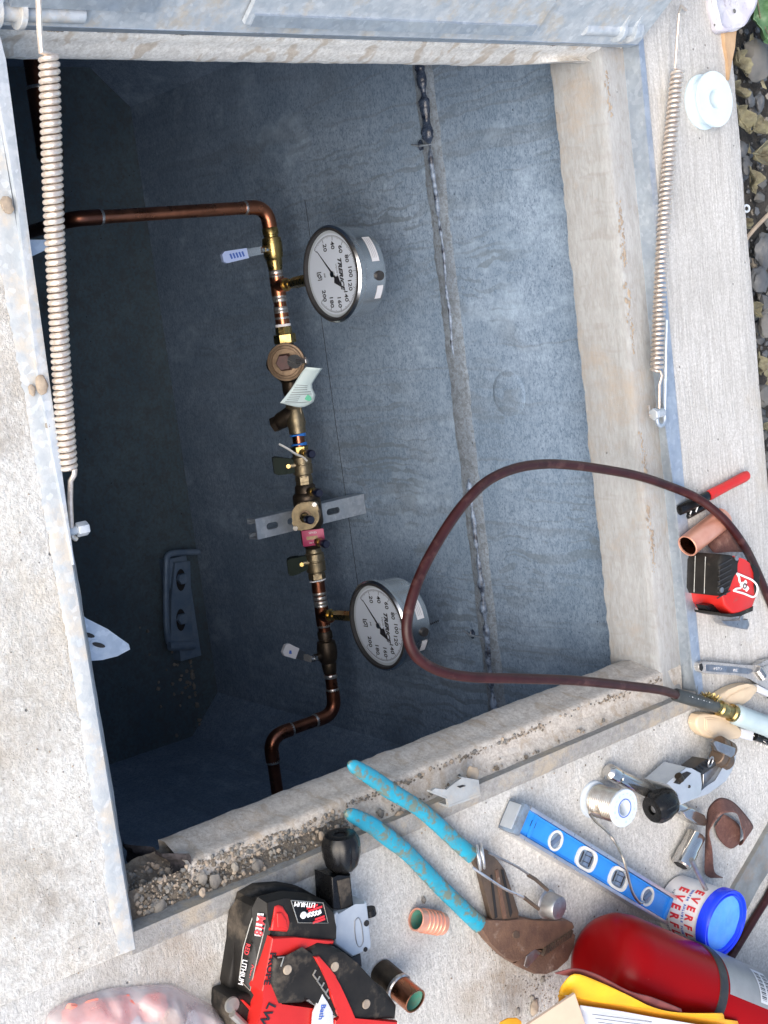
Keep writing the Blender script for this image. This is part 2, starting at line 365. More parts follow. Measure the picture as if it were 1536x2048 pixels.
        for f in bm2.faces: s.face([mp[v.index] for v in f.verts],mi,sub>2)
        bm2.free()
    def text(s,body,M,size,mat,depth=.0004,cx=1.0,align='CENTER',shear=0,bold=0):
        cu=bpy.data.curves.new('t','FONT'); cu.body=body; cu.size=size; cu.extrude=depth; cu.align_x=align; cu.align_y='CENTER'; cu.shear=shear; cu.offset=bold; cu.resolution_u=2
        o=bpy.data.objects.new('t',cu); COL.objects.link(o); bpy.context.view_layer.update()
        dg=bpy.context.evaluated_depsgraph_get(); me=bpy.data.meshes.new_from_object(o.evaluated_get(dg))
        me.transform(s.M@M@Matrix.Diagonal((cx,1,1,1)))
        old=set(s.bm.faces); s.bm.from_mesh(me); mi=s.mi(mat)
        for f in s.bm.faces:
            if f not in old: f.material_index=mi; f.smooth=False
        bpy.data.objects.remove(o); bpy.data.curves.remove(cu); bpy.data.meshes.remove(me)
    def part(s,name,parent=None,ang=35,label=None,recalc=True):
        if recalc: bmesh.ops.recalc_face_normals(s.bm,faces=s.bm.faces)
        me=bpy.data.meshes.new(name)
        if parent is not None: s.bm.transform(Matrix.Translation(-wloc(parent)))
        s.bm.to_mesh(me); s.bm.free()
        for k in s.mats: me.materials.append(MATS[k])
        me.set_sharp_from_angle(angle=R_(ang))
        o=bpy.data.objects.new(name,me); COL.objects.link(o)
        if parent is not None: o.parent=parent
        if label: o['label']=label
        return o
LOC={}
def wloc(o):
    v=Vector()
    while o: v=v+o.location; o=o.parent
    return v
def tag(o,label,cat,group=None,kind=None):
    if label: o['label']=label
    if cat: o['category']=cat
    if group: o['group']=group
    if kind: o['kind']=kind
    return o
def thing(name,label,cat,loc=(0,0,0),group=None):
    o=bpy.data.objects.new(name,None); COL.objects.link(o); o.location=loc; o.empty_display_size=.02
    return tag(o,label,cat,group)
def single(b,name,label,cat,loc,group=None,ang=35,kind=None):
    "a thing that is one mesh, its origin at loc"
    b.bm.transform(Matrix.Translation(-Vector(loc)))
    o=b.part(name,None,ang); o.location=loc
    return tag(o,label,cat,group,kind)
def frame(o,x,z=(0,0,1)):
    z=Vector(z).normalized(); x=Vector(x); x=(x-z*x.dot(z)).normalized(); y=z.cross(x)
    m=Matrix((x,y,z)).transposed().to_4x4(); m.translation=Vector(o); return m
def TR(pts,z): return [D(a,b,z) for a,b in pts]
def zoomed(pts,ox,oy,sc): return [(ox+a/sc,oy+b/sc) for a,b in pts]
def smooth_path(pts,k=6,closed=False):
    pts=[Vector(p) for p in pts]; out=[]; n=len(pts)
    for i in range(n-1):
        p0=pts[max(i-1,0)];p1=pts[i];p2=pts[i+1];p3=pts[min(i+2,n-1)]
        for j in range(k):
            t=j/k; out.append(.5*((2*p1)+(p2-p0)*t+(2*p0-5*p1+4*p2-p3)*t*t+(3*p1-p0-3*p2+p3)*t**3))
    out.append(pts[-1]); return out
def elbow(a,c,b,r,k=8):
    "points of a bend from a through corner c to b with bend radius r"
    a=Vector(a);b=Vector(b);c=Vector(c); d1=(a-c).normalized(); d2=(b-c).normalized(); p=c+d1*r; q=c+d2*r
    return [p*(1-t)**2+c*2*t*(1-t)+q*t*t for t in [i/k for i in range(k+1)]]
# ================= the vault and its hatch =================
X0,X1,Y0,Y1=-.204,.378,.372,.947        # inner opening of the neck
FX0,FX1,FY0,FY1=-.222,.404,.3615,.979   # recess round it
ZL=-.015; ZN=-.084; YW=.975; ZF=-.935
def nz(p,s=1.0,o=0.0): return noise.noise(Vector(p)*s+Vector((o,o*1.7,o*.3)))
g=B(); gm='soil'
zg=-.075; ox0,ox1,oy0,oy1=-.80,1.25,-.75,1.095
def ringgrid(b,outer,inner,z,mat):
    xs=[outer[0],inner[0],inner[1],outer[1]]; ys=[outer[2],inner[2],inner[3],outer[3]]
    V=[[b._v((x,y,z)) for x in xs] for y in ys]; mi=b.mi(mat)
    for j in range(3):
        for i in range(3):
            if i==1 and j==1: continue
            b.face([V[j][i],V[j][i+1],V[j+1][i+1],V[j+1][i]],mi,False)
ringgrid(g,(-40,40,-40,40),(ox0,ox1,oy0,oy1),zg,gm)
single(g,'ground',None,None,(0,0,0),kind='structure')
# ground = soil right behind the slab with some relief
g=B(); rows=[]
for j in range(26):
    y=1.10+j*.03
    rows.append([(-.7+i*.03,y,zg+.006+.014*nz((i*.3,j*.3,0),1)+.008*nz((i,j,1),1.3)) for i in range(60)])
g.sheet(rows,'soil'); single(g,'soil',None,None,(0,1.2,zg),kind='structure')
vault=thing('concrete_vault','large pale precast concrete utility vault with a square open hatch and a dark deep inside','vault',(.09,.66,0))
SX0,SX1,SY0,SY1=-.85,1.30,-.80,1.121
b=B()
def slab(b,xa,xb,ya,yb,mat,edge=None,step=.02,amp=.0012,skirt=('x','y')):
    nx=max(2,int((xb-xa)/step)); ny=max(2,int((yb-ya)/step)); rows=[]
    for j in range(ny+1):
        r=[]
        for i in range(nx+1):
            x=xa+(xb-xa)*i/nx; y=ya+(yb-ya)*j/ny; z=amp*nz((x,y,0),9)
            if edge: x,y,z=edge(x,y,z,i==0,i==nx,j==0,j==ny)
            r.append((x,y,z))
        rows.append(r)
    b.sheet(rows,mat)
    peri=rows[0]+[r[-1] for r in rows[1:]]+rows[-1][-2::-1]+[r[0] for r in rows[-2:0:-1]]
    A=[b._v(p) for p in peri]; C=[b._v((p[0],p[1],-.083)) for p in peri]; mi=b.mi(mat); n=len(A)
    for i in range(n): b.face([A[i],C[i],C[(i+1)%n],A[(i+1)%n]],mi,False)
def e_far(x,y,z,l,r,bo,t):
    if t: y+=.0012*nz((x,0,0),12)+.0009*nz((x,3,0),60); z-=.002
    if bo: y+=.0012*nz((x,1,0),20)
    return x,y,z
def e_side(x,y,z,l,r,bo,t):
    if l: x+=.003*nz((0,y,5),22)+.0015*nz((0,y,7),70); z-=.0015
    return x,y,z
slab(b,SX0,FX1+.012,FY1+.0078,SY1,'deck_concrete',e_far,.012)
b.part('far_deck',vault)
b=B(); slab(b,FX1+.0125,SX1,SY0,SY1,'deck_side_concrete',e_side,.014); b.part('side_deck',vault)
b=B(); slab(b,SX0,FX0-.03,SY0,FY1+.0076,'deck_side_concrete',None,.05); b.part('hinge_side_deck',vault)
def e_near(x,y,z,l,r,bo,t):
    if t: y+=.0016*nz((x,1,9),12)+.0008*nz((x,1,9),45)
    return x,y,z+.0016*nz((x,y,3),22)+.001*nz((x,y,4),60)
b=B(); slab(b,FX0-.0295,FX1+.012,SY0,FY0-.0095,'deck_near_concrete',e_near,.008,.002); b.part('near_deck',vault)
# neck: the thick rim of the opening, with a rough lower edge
def neck(b,p,q,inward,seed,mat='neck_concrete',n=150,draft=.008,ZN=-.071,up=None):
    p=Vector(p);q=Vector(q);inw=Vector(inward); rows=[]
    prof=[(-.028,ZL-.001),(-.003,ZL),(0.0,ZL-.003),(0.001,ZL-.012),(draft*.4,ZL+(ZN-ZL)*.45),(draft,ZN+.010),(draft-.0005,ZN),(-.03,ZN-.002)]
    for k,(o,z) in enumerate(prof):
        r=[]
        for i in range(n+1):
            c=p.lerp(q,i/n); j=.0006*nz((c.x,c.y,z),60,seed)
            jj=(up(c) if up else 0)+(.0022*nz((c.x,c.y,0),55,seed)+.0016*nz((c.x,c.y,2),160,seed)) if k in(5,6) else 0
            r.append(c+inw*(o+j)+Vector((0,0,z+jj+(.0008*nz((c.x,c.y,5),90,seed) if k<3 else 0))))
        rows.append(r)
    b.sheet(rows,mat)
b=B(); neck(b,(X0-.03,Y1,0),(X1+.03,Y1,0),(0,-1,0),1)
neck(b,(X0,Y0-.03,0),(X0,Y1+.03,0),(1,0,0),4,'neck_lit_concrete',ZN=-.052,up=lambda c:.016*max(0,min(1,(c.y-.862)/.05)))
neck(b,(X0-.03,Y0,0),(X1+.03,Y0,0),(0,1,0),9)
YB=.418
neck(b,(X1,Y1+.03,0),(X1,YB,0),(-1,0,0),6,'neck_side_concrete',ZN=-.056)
b.part('neck',vault,60)
# broken end of the rim by the near corner
b=B(); rows=[]
cs=[(X1+.026,ZL),(X1,ZL-.001),(X1-.004,-.03),(X1-.006,-.055),(X1-.006,ZN),(X1+.03,ZN)]
for k in range(9):
    t=k/8; r=[]
    for i in range(15):
        u=i/14; x=X1-.006+(.034)*u; z=ZL-(ZL-ZN)*t
        y=YB+.004-.018*t-.006*math.sin(t*3)+.007*nz((x,0,z),60)+.005*nz((x,1,z),130)
        r.append((x,y,z))
    rows.append(r)
b.sheet(rows,'broken_concrete'); b.part('broken_end',vault,20)
# ledge under the hatch frame
b=B()
def strip(b,xa,xb,ya,yb,z,mat,step=.006,amp=.0006,s=60):
    nx=max(1,int((xb-xa)/step)); ny=max(1,int((yb-ya)/step))
    b.sheet([[(xa+(xb-xa)*i/nx,ya+(yb-ya)*j/ny,z+amp*nz((xa+(xb-xa)*i/nx,ya+(yb-ya)*j/ny,2),s)) for i in range(nx+1)] for j in range(ny+1)],mat)
strip(b,X0-.012,X1+.012,Y1+.0045,FY1,ZL-.0015,'neck_concrete')
b.part('far_ledge',vault)
b=B()
for ya_,yb_,mt_ in ((Y0-.02,.56,'dirt'),(.56,Y1+.004,'neck_side_concrete')):
    nn_=int((yb_-ya_)/.003); rows=[]
    for j in range(nn_+1):
        y=ya_+(yb_-ya_)*j/nn_; rows.append([(X1+.0045+(FX1-X1-.0035)*i/9,y,ZL-.0015+(.0095*max(0,(i-3)/6)**1.2)*min(1,max(0,(y-.40)/.06))+.0013*nz((i*.4,y*90,2),1)+.0008*nz((i,y*260,2),1)) for i in range(10)])
    b.sheet(rows,mt_)
b.part('side_ledge',vault)
b=B()
for i in range(420):
    t=i/420; x=X0+.02+(X1-X0-.02)*t; y=Y1+.0045+.0012*nz((x,0,3),40)
    w_=.0012+.0016*abs(nz((x,0,7),30))
    y+=random.gauss(0,.0018); w_*=random.uniform(.3,1)
    if nz((x,3,3),14)>.02: b.rock((x,y,ZL+.0002),(w_*1.3,w_),'stone_tan',i,.35,1)
for i in range(420):
    y=Y0+.05+(Y1-Y0-.05)*i/420; x=X1+.0045+.0012*nz((y,0,5),40); w_=.0012+.0018*abs(nz((y,0,9),30))
    x+=abs(random.gauss(0,.0022)); w_*=random.uniform(.3,1)
    if nz((y,8,3),14)>-.02: b.rock((x,y,ZL+.0006),(w_,w_*1.3),'dirt' if i%3 else 'stone_tan',i,.35,1)
for i in range(260):
    y=Y0+.02+(Y1-Y0)*i/260; x=X0-.0045+.002*nz((y,0,5),40); w_=.0014+.0024*abs(nz((y,0,9),30))
    b.rock((x,y,ZL),(w_,w_*1.5),'dirt' if i%3 else 'stone_tan',i,.4,1)
d_=b.part('packed_dirt',vault); d_['kind']='stuff'
b=B(); strip(b,FX0-.03,X0-.0045,Y0-.02,FY1,ZL-.0015,'dirt',.005,.003,90); b.part('hinge_ledge',vault)
# corner fill: crumbled dirt where the rim is broken off
b=B(); rows=[]
for j in range(26):
    y=Y0-.014+j*.0025; r=[]
    for i in range(34):
        u=i/33; x=X1-.004+u*.030+.003*nz((j*.3,0,0),1)
        z=-.046+.028*min(1,u*1.35)+.004*nz((x,y,0),70)+.0025*nz((x,y,3),200)
        r.append((x,y,z))
    rows.append(r)
b.sheet(rows,'dirt'); b.part('crumbled_corner',vault,50)
# inside of the vault
IX0,IX1,IY0,IY1=-.385,.605,-.12,YW; CH=.055
def octo(z,ins,ch):
    a,c,d,e=IX0+ins,IX1-ins,IY0+ins,IY1-ins
    return [(a+ch,e,z),(c-ch,e,z),(c,e-ch,z),(c,d+ch,z),(c-ch,d,z),(a+ch,d,z),(a,d+ch,z),(a,e-ch,z)]
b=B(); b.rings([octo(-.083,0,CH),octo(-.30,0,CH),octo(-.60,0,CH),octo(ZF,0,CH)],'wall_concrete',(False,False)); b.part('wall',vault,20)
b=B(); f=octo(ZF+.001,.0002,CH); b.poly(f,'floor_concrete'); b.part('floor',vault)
# joint between the two cast sections: mortar band with a mastic bead
b=B(); rows=[]; pz=[-.309,-.302,-.294,-.286,-.278,-.273]; ph=[-.001,.0015,.002,.002,.0018,-.001]
for k in range(6):
    rows.append([(-.33+i*.004,YW-ph[k]-.0012*nz((i*.02,0,k),6)-.0006*nz((i*.2,0,k),2),pz[k]+.003*nz((i*.03,k>2,0),3)+.0016*nz((i*.2,k>2,0),3)) for i in range(220)])
b.sheet(rows,'mortar'); b.part('joint_band',vault,60)
b=B()
for (xa,xb,mt,wd) in ((-.33,-.165,'mastic',.0062),(-.165,-.09,'mastic_grey',.0045),(-.09,-.02,'mastic_grey',.003),(-.02,.06,'mastic_grey',.0028),(.20,.285,'mastic_grey',.0042),(.285,.55,'mastic_grey',.0055)):
    pts=[];rr=[]; n=int((xb-xa)/.003)
    for i in range(n+1):
        x=xa+(xb-xa)*i/n; pts.append((x,YW-.002,-.291+.0022*nz((x,0,0),30)+.003*nz((x,1,0),8)))
        e=min(1,min(i,n-i)/4+.25); rr.append(max(.0005,wd*(1 if mt=='mastic' else .68)*e*(1+.9*nz((x,2,0),70)+.35*nz((x,5,0),200))))
    b.tube(pts,rr,mt,10,flat=1.0); b.part('sealant',vault,60); b=B()
for (px_,s_) in ((842,.011),(990,.009)):
    y_=290 if px_==842 else 1268
    c=WY(px_ if px_==842 else 945,y_,YW-.003)
    b.rock(c,(s_*.6,s_*.4),'mastic',px_,.5); b.tube([c+Vector((-.003,0,-.016)),c+Vector((.001,-.003,0)),c+Vector((.002,0,.017))],[.0008,.0016,.0006],'mortar',8); b.part('sealant',vault,60); b=B()
b.bm.free()
# chalk lines snapped on the wall behind the pipework (thin ink on the wall)
b=B()
def wline(b,p,q,wd,mat='chalk_line'):
    p=WY(*p,YW-.0006);q=WY(*q,YW-.0006);n_=(q-p).normalized().cross(Vector((0,1,0)))*wd/2
    b.poly([p-n_,q-n_,q+n_,p+n_],mat)
wline(b,(610,400),(724,1230),.0011); wline(b,(690,1012),(722,1015),.0011)
b.part('chalk_line',vault)
b=B()
for i in range(9):
    c=WY(848+i*3.5,1254-i*1.5,YW-.0005); b.box(c,(.0018,.0006,.0018),'chalk_line')
b.part('pencil_mark',vault)
# shallow cast dimple on the wall
b=B(); c=WY(1018,788,YW)
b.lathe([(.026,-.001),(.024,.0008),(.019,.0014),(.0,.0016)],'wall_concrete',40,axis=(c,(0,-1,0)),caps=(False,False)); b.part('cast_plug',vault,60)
# ---- hatch frame
b=B(); L0=FX0-.01; L1=FX1+.013
b.box(((L0+L1)/2,FY1+.002,-.0075),(L1-L0,.004,.019),'galvanised_clean')
b.box(((L0+L1)/2,FY1+.0058,.0005),(L1-L0,.0035,.003),'galvanised_clean'); 
b.box((FX1+.0015,(FY0+FY1)/2-.003,-.0075),(.003,FY1-FY0,.018),'cement_smear')
rows=[]
for i in range(110):
    y=FY0-.003+(FY1-FY0+.01)*i/109
    rows.append([(FX1+.003,y,.0012),(FX1+.0075,y,.0014+.0006*nz((0,y,0),60)),(FX1+.0125+.0015*nz((0,y,1),40),y,.0014+.0005*nz((0,y,0),90)),(FX1+.017,y,-.001)])
b.sheet(rows,'cement_smear')
rows=[]
for i in range(1100):
    x=FX0-.03+(FX1+.012-FX0+.03)*i/1099
    rows.append([(x,FY0-.0135-.004*max(0,min(1,(.1-x)/.3))+.0016*nz((x,2,0),7)+.0010*nz((x,2,0),45)+.0014*nz((x,2,0),180)+.0008*nz((x,2,0),420),.0003),(x,FY0-.009,.0018+.0004*nz((x,0,0),50)),(x,FY0-.001,.002),(x,FY0+.0008,.0002),(x,FY0+.0008,-.03)])
b.sheet(rows,'rail_metal'); fr=b.part('hatch_frame',vault,label='galvanised angle frame smeared with cement')
b=B(); p=D(0,60,.006); q=D(112,905,.003)
p2=[D(-14,140,.004),D(5,150,.005),D(62,512,.005),D(114,900,.004),D(126,1000,.003),D(108,900,.003),D(84,760,.004),D(38,420,.005),D(5,200,.005)]
b.prism([D(-6,40,.007),D(12,120,.007),D(64,512,.007),D(118,900,.005),D(150,1130,.004),D(146,1130,.004),D(105,905,.005),D(75,740,.006),D(34,400,.007),D(-16,120,.007),D(-20,40,.007)],.005,'galvanised',.0006)
b.part('lid_bar',fr)
# quadrant hold-open plate with two holes, below the near rail
b=B(); 
def quad(b,pts_px,z,th,mat,holes=()):
    top=TR(pts_px,z); b.prism(top,th,mat,.0005)
    for h in holes:
        hp=TR(h,z+.0006); b.prism(hp,.0004,'hole_dark')
zq=-.02
outer=[(150,1215),(172,1238),(215,1258),(258,1288),(261,1299),(235,1313),(205,1320),(178,1322),(150,1325)]
quad(b,outer,zq,.007,'galvanised_clean')
def ell(cx_,cy_,a,b_,rot,n=20): return [(cx_+a*math.cos(t)*math.cos(rot)-b_*math.sin(t)*math.sin(rot),cy_+a*math.cos(t)*math.sin(rot)+b_*math.sin(t)*math.cos(rot)) for t in [2*math.pi*i/n for i in range(n)]]
for c_ in ((176,1268),(197,1288)):
    b.prism(TR(ell(c_[0],c_[1],17,7.5,.25),zq+.0005),.0008,'galvanised_clean')
    b.prism(TR(ell(c_[0]+1,c_[1]+2.2,13,4.6,.25),zq+.0012),.0006,'hole_dark')
b.part('hold_open_plate',fr)
b=B(); quad(b,[(50,479),(92,479),(110,492),(64,513),(52,515)],-.018,.006,'galvanised_clean'); b.part('corner_gusset',fr)
# slotted hook bracket on the far side
b=B(); zb=.004
b.prism(TR([(1312,655),(1338,650),(1372,1010),(1398,1345),(1393,1382),(1386,1345),(1352,1010),(1322,790)],.0028),.002,'galvanised_clean')
b.part('far_flat_bar',fr)
b=B(); pts=[D(1333,640,.010),D(1331,700,.010),D(1330,780,.009),D(1329,830,.008)]+[D(1329+2*math.cos(a)*0-8+8*math.cos(a),836+16*math.sin(a),.008) for a in [0,.5,1,1.57,2.1,2.6,3.1]]
b.tube(pts,[.0022]*len(pts),'galvanised_clean',10)
b.part('slot_bracket',fr)
b=B(); c=D(1307,829,.012); b.cyl(c,c+Vector((0,.014,-.001)),.0042,'galvanised'); b.hexn(c-Vector((0,.001,0)),c+Vector((0,.004,0)),.0056,'galvanised'); b.part('anchor_bolt',fr)
b=B(); c=D(153,1060,-.006); b.hexn(c,c+Vector((0,.008,0)),.005,'galvanised'); b.cyl(c-Vector((0,.025,0)),c,.003,'galvanised'); b.part('anchor_bolt',fr)
# galvanised clip standing on the side rail
b=B(); z=.006
b.prism(TR([(863,1582),(872,1576),(893,1580),(912,1564),(925,1556),(912,1552),(958,1560),(961,1588),(896,1611),(894,1594)],z+.010),.0022,'galvanised_smeared',.0005)
b.prism(TR([(896,1611),(961,1588),(962,1592),(897,1615)],z+.010),.012,'galvanised_smeared')
b.prism(TR([(863,1582),(894,1594),(894,1598),(864,1586)],z+.010),.006,'galvanised_smeared')
b.prism(TR([(914,1573),(926,1570),(932,1572),(920,1576)],z+.0105),.0003,'hole_dark')
b.part('hold_down_clip',fr)
# ---- lid, swung open on the hinge side, leaning back beyond the deck edge
lid=thing('hinged_steel_cover','open galvanised steel hatch lid with hinge knuckles along the top edge of the picture','cover',(FX0,.66,.01))
b=B()
def LP(px,py,z): return D(px,py,z)
xl=D(620,70,.004).x; ya,yb=.34,.975; tl=Vector((-.55,0,.83)).normalized()
def sheetbox(b,o,u,v,w_,mat,bev=0):
    o=Vector(o);u=Vector(u);v=Vector(v);w_=Vector(w_)
    V=[b._v(o+u*i+v*j+w_*k) for k in(0,1) for j in(0,1) for i in(0,1)]; mi=b.mi(mat)
    for q in((0,2,3,1),(4,5,7,6),(0,1,5,4),(2,6,7,3),(0,4,6,2),(1,3,7,5)): b.face([V[i] for i in q],mi,False)
n_=Vector((.83,0,.55)).normalized()
sheetbox(b,(xl-.006,ya,.0045),(0,yb-ya,0),(0.006,0,0),(0,0,-.010),'galvanised_clean')
sheetbox(b,(xl-.0005,ya,.0045),(0,yb-ya,0),tl*.62,n_*-.004,'galvanised')
b.part('panel',lid)
b=B(); o=Vector((xl,.545,.0045))+tl*.012+n_*.001
sheetbox(b,o,(0,.285,0),tl*.035,n_*.004,'galvanised'); sheetbox(b,o+n_*.0015+Vector((0,.004,0)),(0,.277,0),tl*.010,n_*.0045,'galvanised_clean')
sheetbox(b,Vector((xl,.37,.0045))+tl*.02+n_*.001,(0,.10,0),tl*.012,n_*.005,'galvanised_clean')
b.part('stiffener',lid)
def knuckle(yk,sgn):
    b=B(); c=D(*yk,.014)
    b.cyl(c+Vector((0,-.036*sgn,0)),c+Vector((0,.034*sgn,0)),.0062,'galvanised'); 
    b.hexn(c+Vector((0,.026*sgn,0)),c+Vector((0,.034*sgn,0)),.0095,'galvanised',10)
    for dy in (.008,.024):
        cc=c+Vector((0,dy*sgn,0)); pr=[(0.018*math.cos(a)*.62,.0,.018*math.sin(a)*.62) for a in [math.pi*1.5-math.pi*i/8+math.pi*.5 for i in range(9)]]
        M=Matrix((Vector((1,0,0)),Vector((0,0,1)),Vector((0,-1,0)))).transposed().to_4x4(); M.translation=cc
        bb=b.M; b.M=M; b.prism([(.011*math.cos(a),.011*math.sin(a),.002) for a in [-.9+2.6*i/10 for i in range(11)]]+[(-.05,.06,.002),(-.06,.03,.002)],.004,'galvanised',.0004); b.M=bb
    return b
b=knuckle((1222,58),1); b.part('hinge',lid)
b=knuckle((60,24),-1); b.part('hinge',lid)
# ---- springs
def spring(name,label,top,p0,p1,bot,R,r,turns,mat='spring_steel',u=None):
    b=B(); p0=Vector(p0);p1=Vector(p1); d=(p1-p0); L=d.length; q=d.normalized().to_track_quat('Z','Y').to_matrix(); pts=[]
    n=int(turns*14)
    for i in range(n+1):
        t=i/n; a=2*math.pi*turns*t; k=1+.03*math.sin(t*7); sag=.004*math.sin(t*math.pi)
        pts.append(p0+d*t+q@Vector((math.cos(a)*R*k,math.sin(a)*R*k,0))-Vector((0,0,sag)))
    b.tube([Vector(p) for p in top]+pts[1:]+[Vector(p) for p in bot],r,mat,8)
    return single(b,name,label,'spring',(p0.x,p0.y,p0.z),'lid lift springs beside the hatch')
R1=.0058; zz=(.05,.0)
c0=D(98,112,.052);c1=D(136,942,.002)
spring('lid_spring','thick bright coil spring hanging over the pit along the near left edge',
  [D(76,-60,.07),D(77,0,.066),D(79,60,.06),D(82,103,.056)],c0,c1,[D(148,950,.001),D(141,962,-.001),D(140,1000,-.003),D(142,1050,-.005),D(144,1072,-.008),D(152,1078,-.010)],.0048,.0019,62)
c0=D(1355,142,.012);c1=D(1314,742,.010)
spring('lid_spring.001','slim coil spring lying on the far deck beside the round white spool',
  [D(1372,20,.004),D(1362,12,.012),D(1358,28,.016),D(1354,80,.014),D(1350,136,.013)],c0,c1,[D(1324,752,.011),D(1319,770,.010),D(1319,800,.010),D(1319,826,.010),D(1314,833,.011),D(1300,830,.008),D(1297,812,.004)],.0050,.0014,62)
RS=.66
# ================= plumbing inside the vault =================
YP,ZP=.873,-.47
def ax(py,dy=0,dz=0): return Vector((XA(py,YP,ZP),YP+dy*RS,ZP+dz*RS))
def V3(x,y,z): return Vector((x,y,z))*RS
pa=thing('pipe_assembly','long copper water line with brass valves, backflow device and two round gauges','pipework',(.12,YP,ZP))
RP=.0110
def ring(b,p,d,mat='solder',r=RP*1.16,w_=.0022):
    d=Vector(d).normalized(); p=Vector(p); b.tube([p-d*w_,p-d*w_*.4,p+d*w_*.4,p+d*w_],[r*.94,r,r,r*.94],mat,18)
# long branch from the near elbow to the line, then along the wall
xe=XA(413,YP,ZP); YE=.631
b=B(); b.tube([(xe,YE+.02,ZP),(xe,YP-.028,ZP)],RP,'copper',20); b.part('pipe',pa)
b=B(); e=elbow((xe,YE+.03,ZP),(xe,YE,ZP),(xe-.0,YE,ZP-.03),.016); b.tube([(xe,YE+.030,ZP)]+e+[(xe,YE,ZP-.030)],RP*1.15,'copper_dark',20)
ring(b,(xe,YE+.031,ZP),(0,1,0)); b.part('elbow',pa)
b=B(); b.tube([(xe,YE,ZP-.028),(xe,YE,-.925)],RP,'copper_dark',16); b.part('pipe',pa)
b=B(); e=elbow((xe,YP-.03,ZP),(xe,YP,ZP),(xe+.03,YP,ZP),.021); b.tube([(xe,YP-.030,ZP)]+e+[(xe+.030,YP,ZP)],RP*1.16,'copper',20)
ring(b,(xe,YP-.030,ZP),(0,1,0)); ring(b,(xe+.030,YP,ZP),(1,0,0)); b.part('elbow',pa)
def seg(a,c,mat='copper',r=RP,rings_=(),name='pipe'):
    b=B(); b.tube([ax(a),ax(c)],r,mat,20)
    for q in rings_: ring(b,ax(q),(1,0,0))
    b.part(name,pa)
def cyls(b,spec,mat,n=24):
    "spec: (image row, radius) pairs along the line"
    b.tube([ax(y) for y,_ in spec],[r for _,r in spec],mat,n)
seg(430,470); 
# first ball valve
def valve(y0,y1,mat,rmax=.0175):
    b=B(); k=(y1-y0)/85
    cyls(b,[(y0,.0125),(y0+3*k,.014),(y0+14*k,.014),(y0+15*k,.0125),(y0+19*k,.0125),(y0+21*k,.0165),(y0+33*k,rmax),(y0+46*k,rmax),(y0+58*k,.0165),(y0+64*k,.0135),(y0+66*k,.014),(y0+82*k,.0125),(y1,.0115)],mat)
    return b
v=valve(455,541,'brass'); m_=ax(498); v.tube([m_+V3(*(0,-.012,.002)),m_+V3(*(0,-.022,.002))],[.0075,.006],'brass',16)
v1=v.part('ball_valve',pa)
def lever(b,p,q,w0,w1,mat,cover=None,z0=.002):
    w0*=.8;w1*=.8
    p=Vector(p);q=Vector(q); d=(q-p).normalized(); u=Vector((1,0,0)); u=(u-d*u.dot(d)).normalized(); nn=d.cross(u)
    def pl(a,c,wa,wc,th,mt,off=0):
        b.rings([[P_+u*sx*W_+nn*(sz*th+off) for sx,sz in((-1,-1),(1,-1),(1,1),(-1,1))] for P_,W_ in((a,wa),(a.lerp(c,.5),(wa+wc)/2),(c-d*.004,wc),(c,wc*.6))],mt)
    pl(p,q,w0,w1,.0014,mat)
    if cover: pl(p.lerp(q,.42),q+d*.004,w1*1.15,w1*1.35,.0026,cover)
    return nn
p=WY(523,499,YP-.028) ; p=ax(499)+V3(*(0,-.026,.006)); q=p+(D(450,515,p.z-.004)-p)
b=B(); lever(b,p,q,.0055,.0062,'stainless','label_blue'); b.hexn(p+V3(*(0,-.004,.002)),p+V3(*(0,.006,-.002)),.006,'stainless'); b.tube([p,p+V3(*(0,.012,0))],.0042,'stainless',12)
for k in range(5):
    t=.55+.08*k; c=p.lerp(q,t)+V3(*(0,0,.004)); b.box(c,(.006,.0022,.0004),'blue_ink',.3)
b.part('handle',v1)
seg(539,600,'copper',rings_=(545,556,600))
def tee(py,mat='copper'):
    b=B(); cyls(b,[(py-18,RP*1.16),(py+20,RP*1.16)],mat); c=ax(py); b.tube([c,c+V3(*(0,0,.026))],[RP*1.1,RP*1.1],mat,20); ring(b,ax(py-18),(1,0,0)); ring(b,ax(py+20),(1,0,0)); return b.part('tee',pa)
tee(572)
seg(600,652,'copper',rings_=(617,624,636)); 
b=B(); cyls(b,[(624,.0125),(648,.0125)],'copper'); b.part('coupling',pa)
b=B(); cyls(b,[(648,.0135),(650,.014),(653,.0135)],'white_tape'); b.part('thread_tape',pa)
b=B(); b.hexn(ax(653),ax(669),.0145,'brass',8,.3); b.hexn(ax(668),ax(687),.0195,'brass',6,.5); b.part('union_nut',pa)
# pressure regulator
b=B(); cyls(b,[(686,.014),(697,.0145),(703,.022),(718,.026),(742,.026),(756,.022),(764,.016),(778,.0165),(790,.015)],'bronze_dark',28)
b.rock(ax(726,0,-.030),(.011,.009),'bronze_dark',3,.9); b.tube([ax(726,-.0,-.018),ax(726,-.004,-.046)],[.017,.014],'bronze_dark',20)
reg=b.part('pressure_regulator',pa)
dn=Vector((0,-.70,.71)).normalized()   # the bell cover looks out towards the opening
cc=ax(722,-.006,.004); FR=cc+dn*.020+Vector((0,0,.006))
b=B(); b.lathe([(.018,-.014),(.024,-.009),(.0255,-.004),(.0325,-.003),(.0335,0),(.0325,.002),(.029,.0025),(.028,.004),(.0245,.0045),(.0235,.003),(.018,.0035)],'bronze_flange',44,axis=(FR,dn)); b.part('flange',reg)
b=B(); b.tube([FR+dn*.002,FR+dn*.004,FR+dn*.013,FR+dn*.015],[.0160,.0168,.0150,.0135],'oxblood_cap',6,rot=.5); b.part('spring_cap',reg)
lg=FR+dn*.010+Vector((.0,.002,.017))
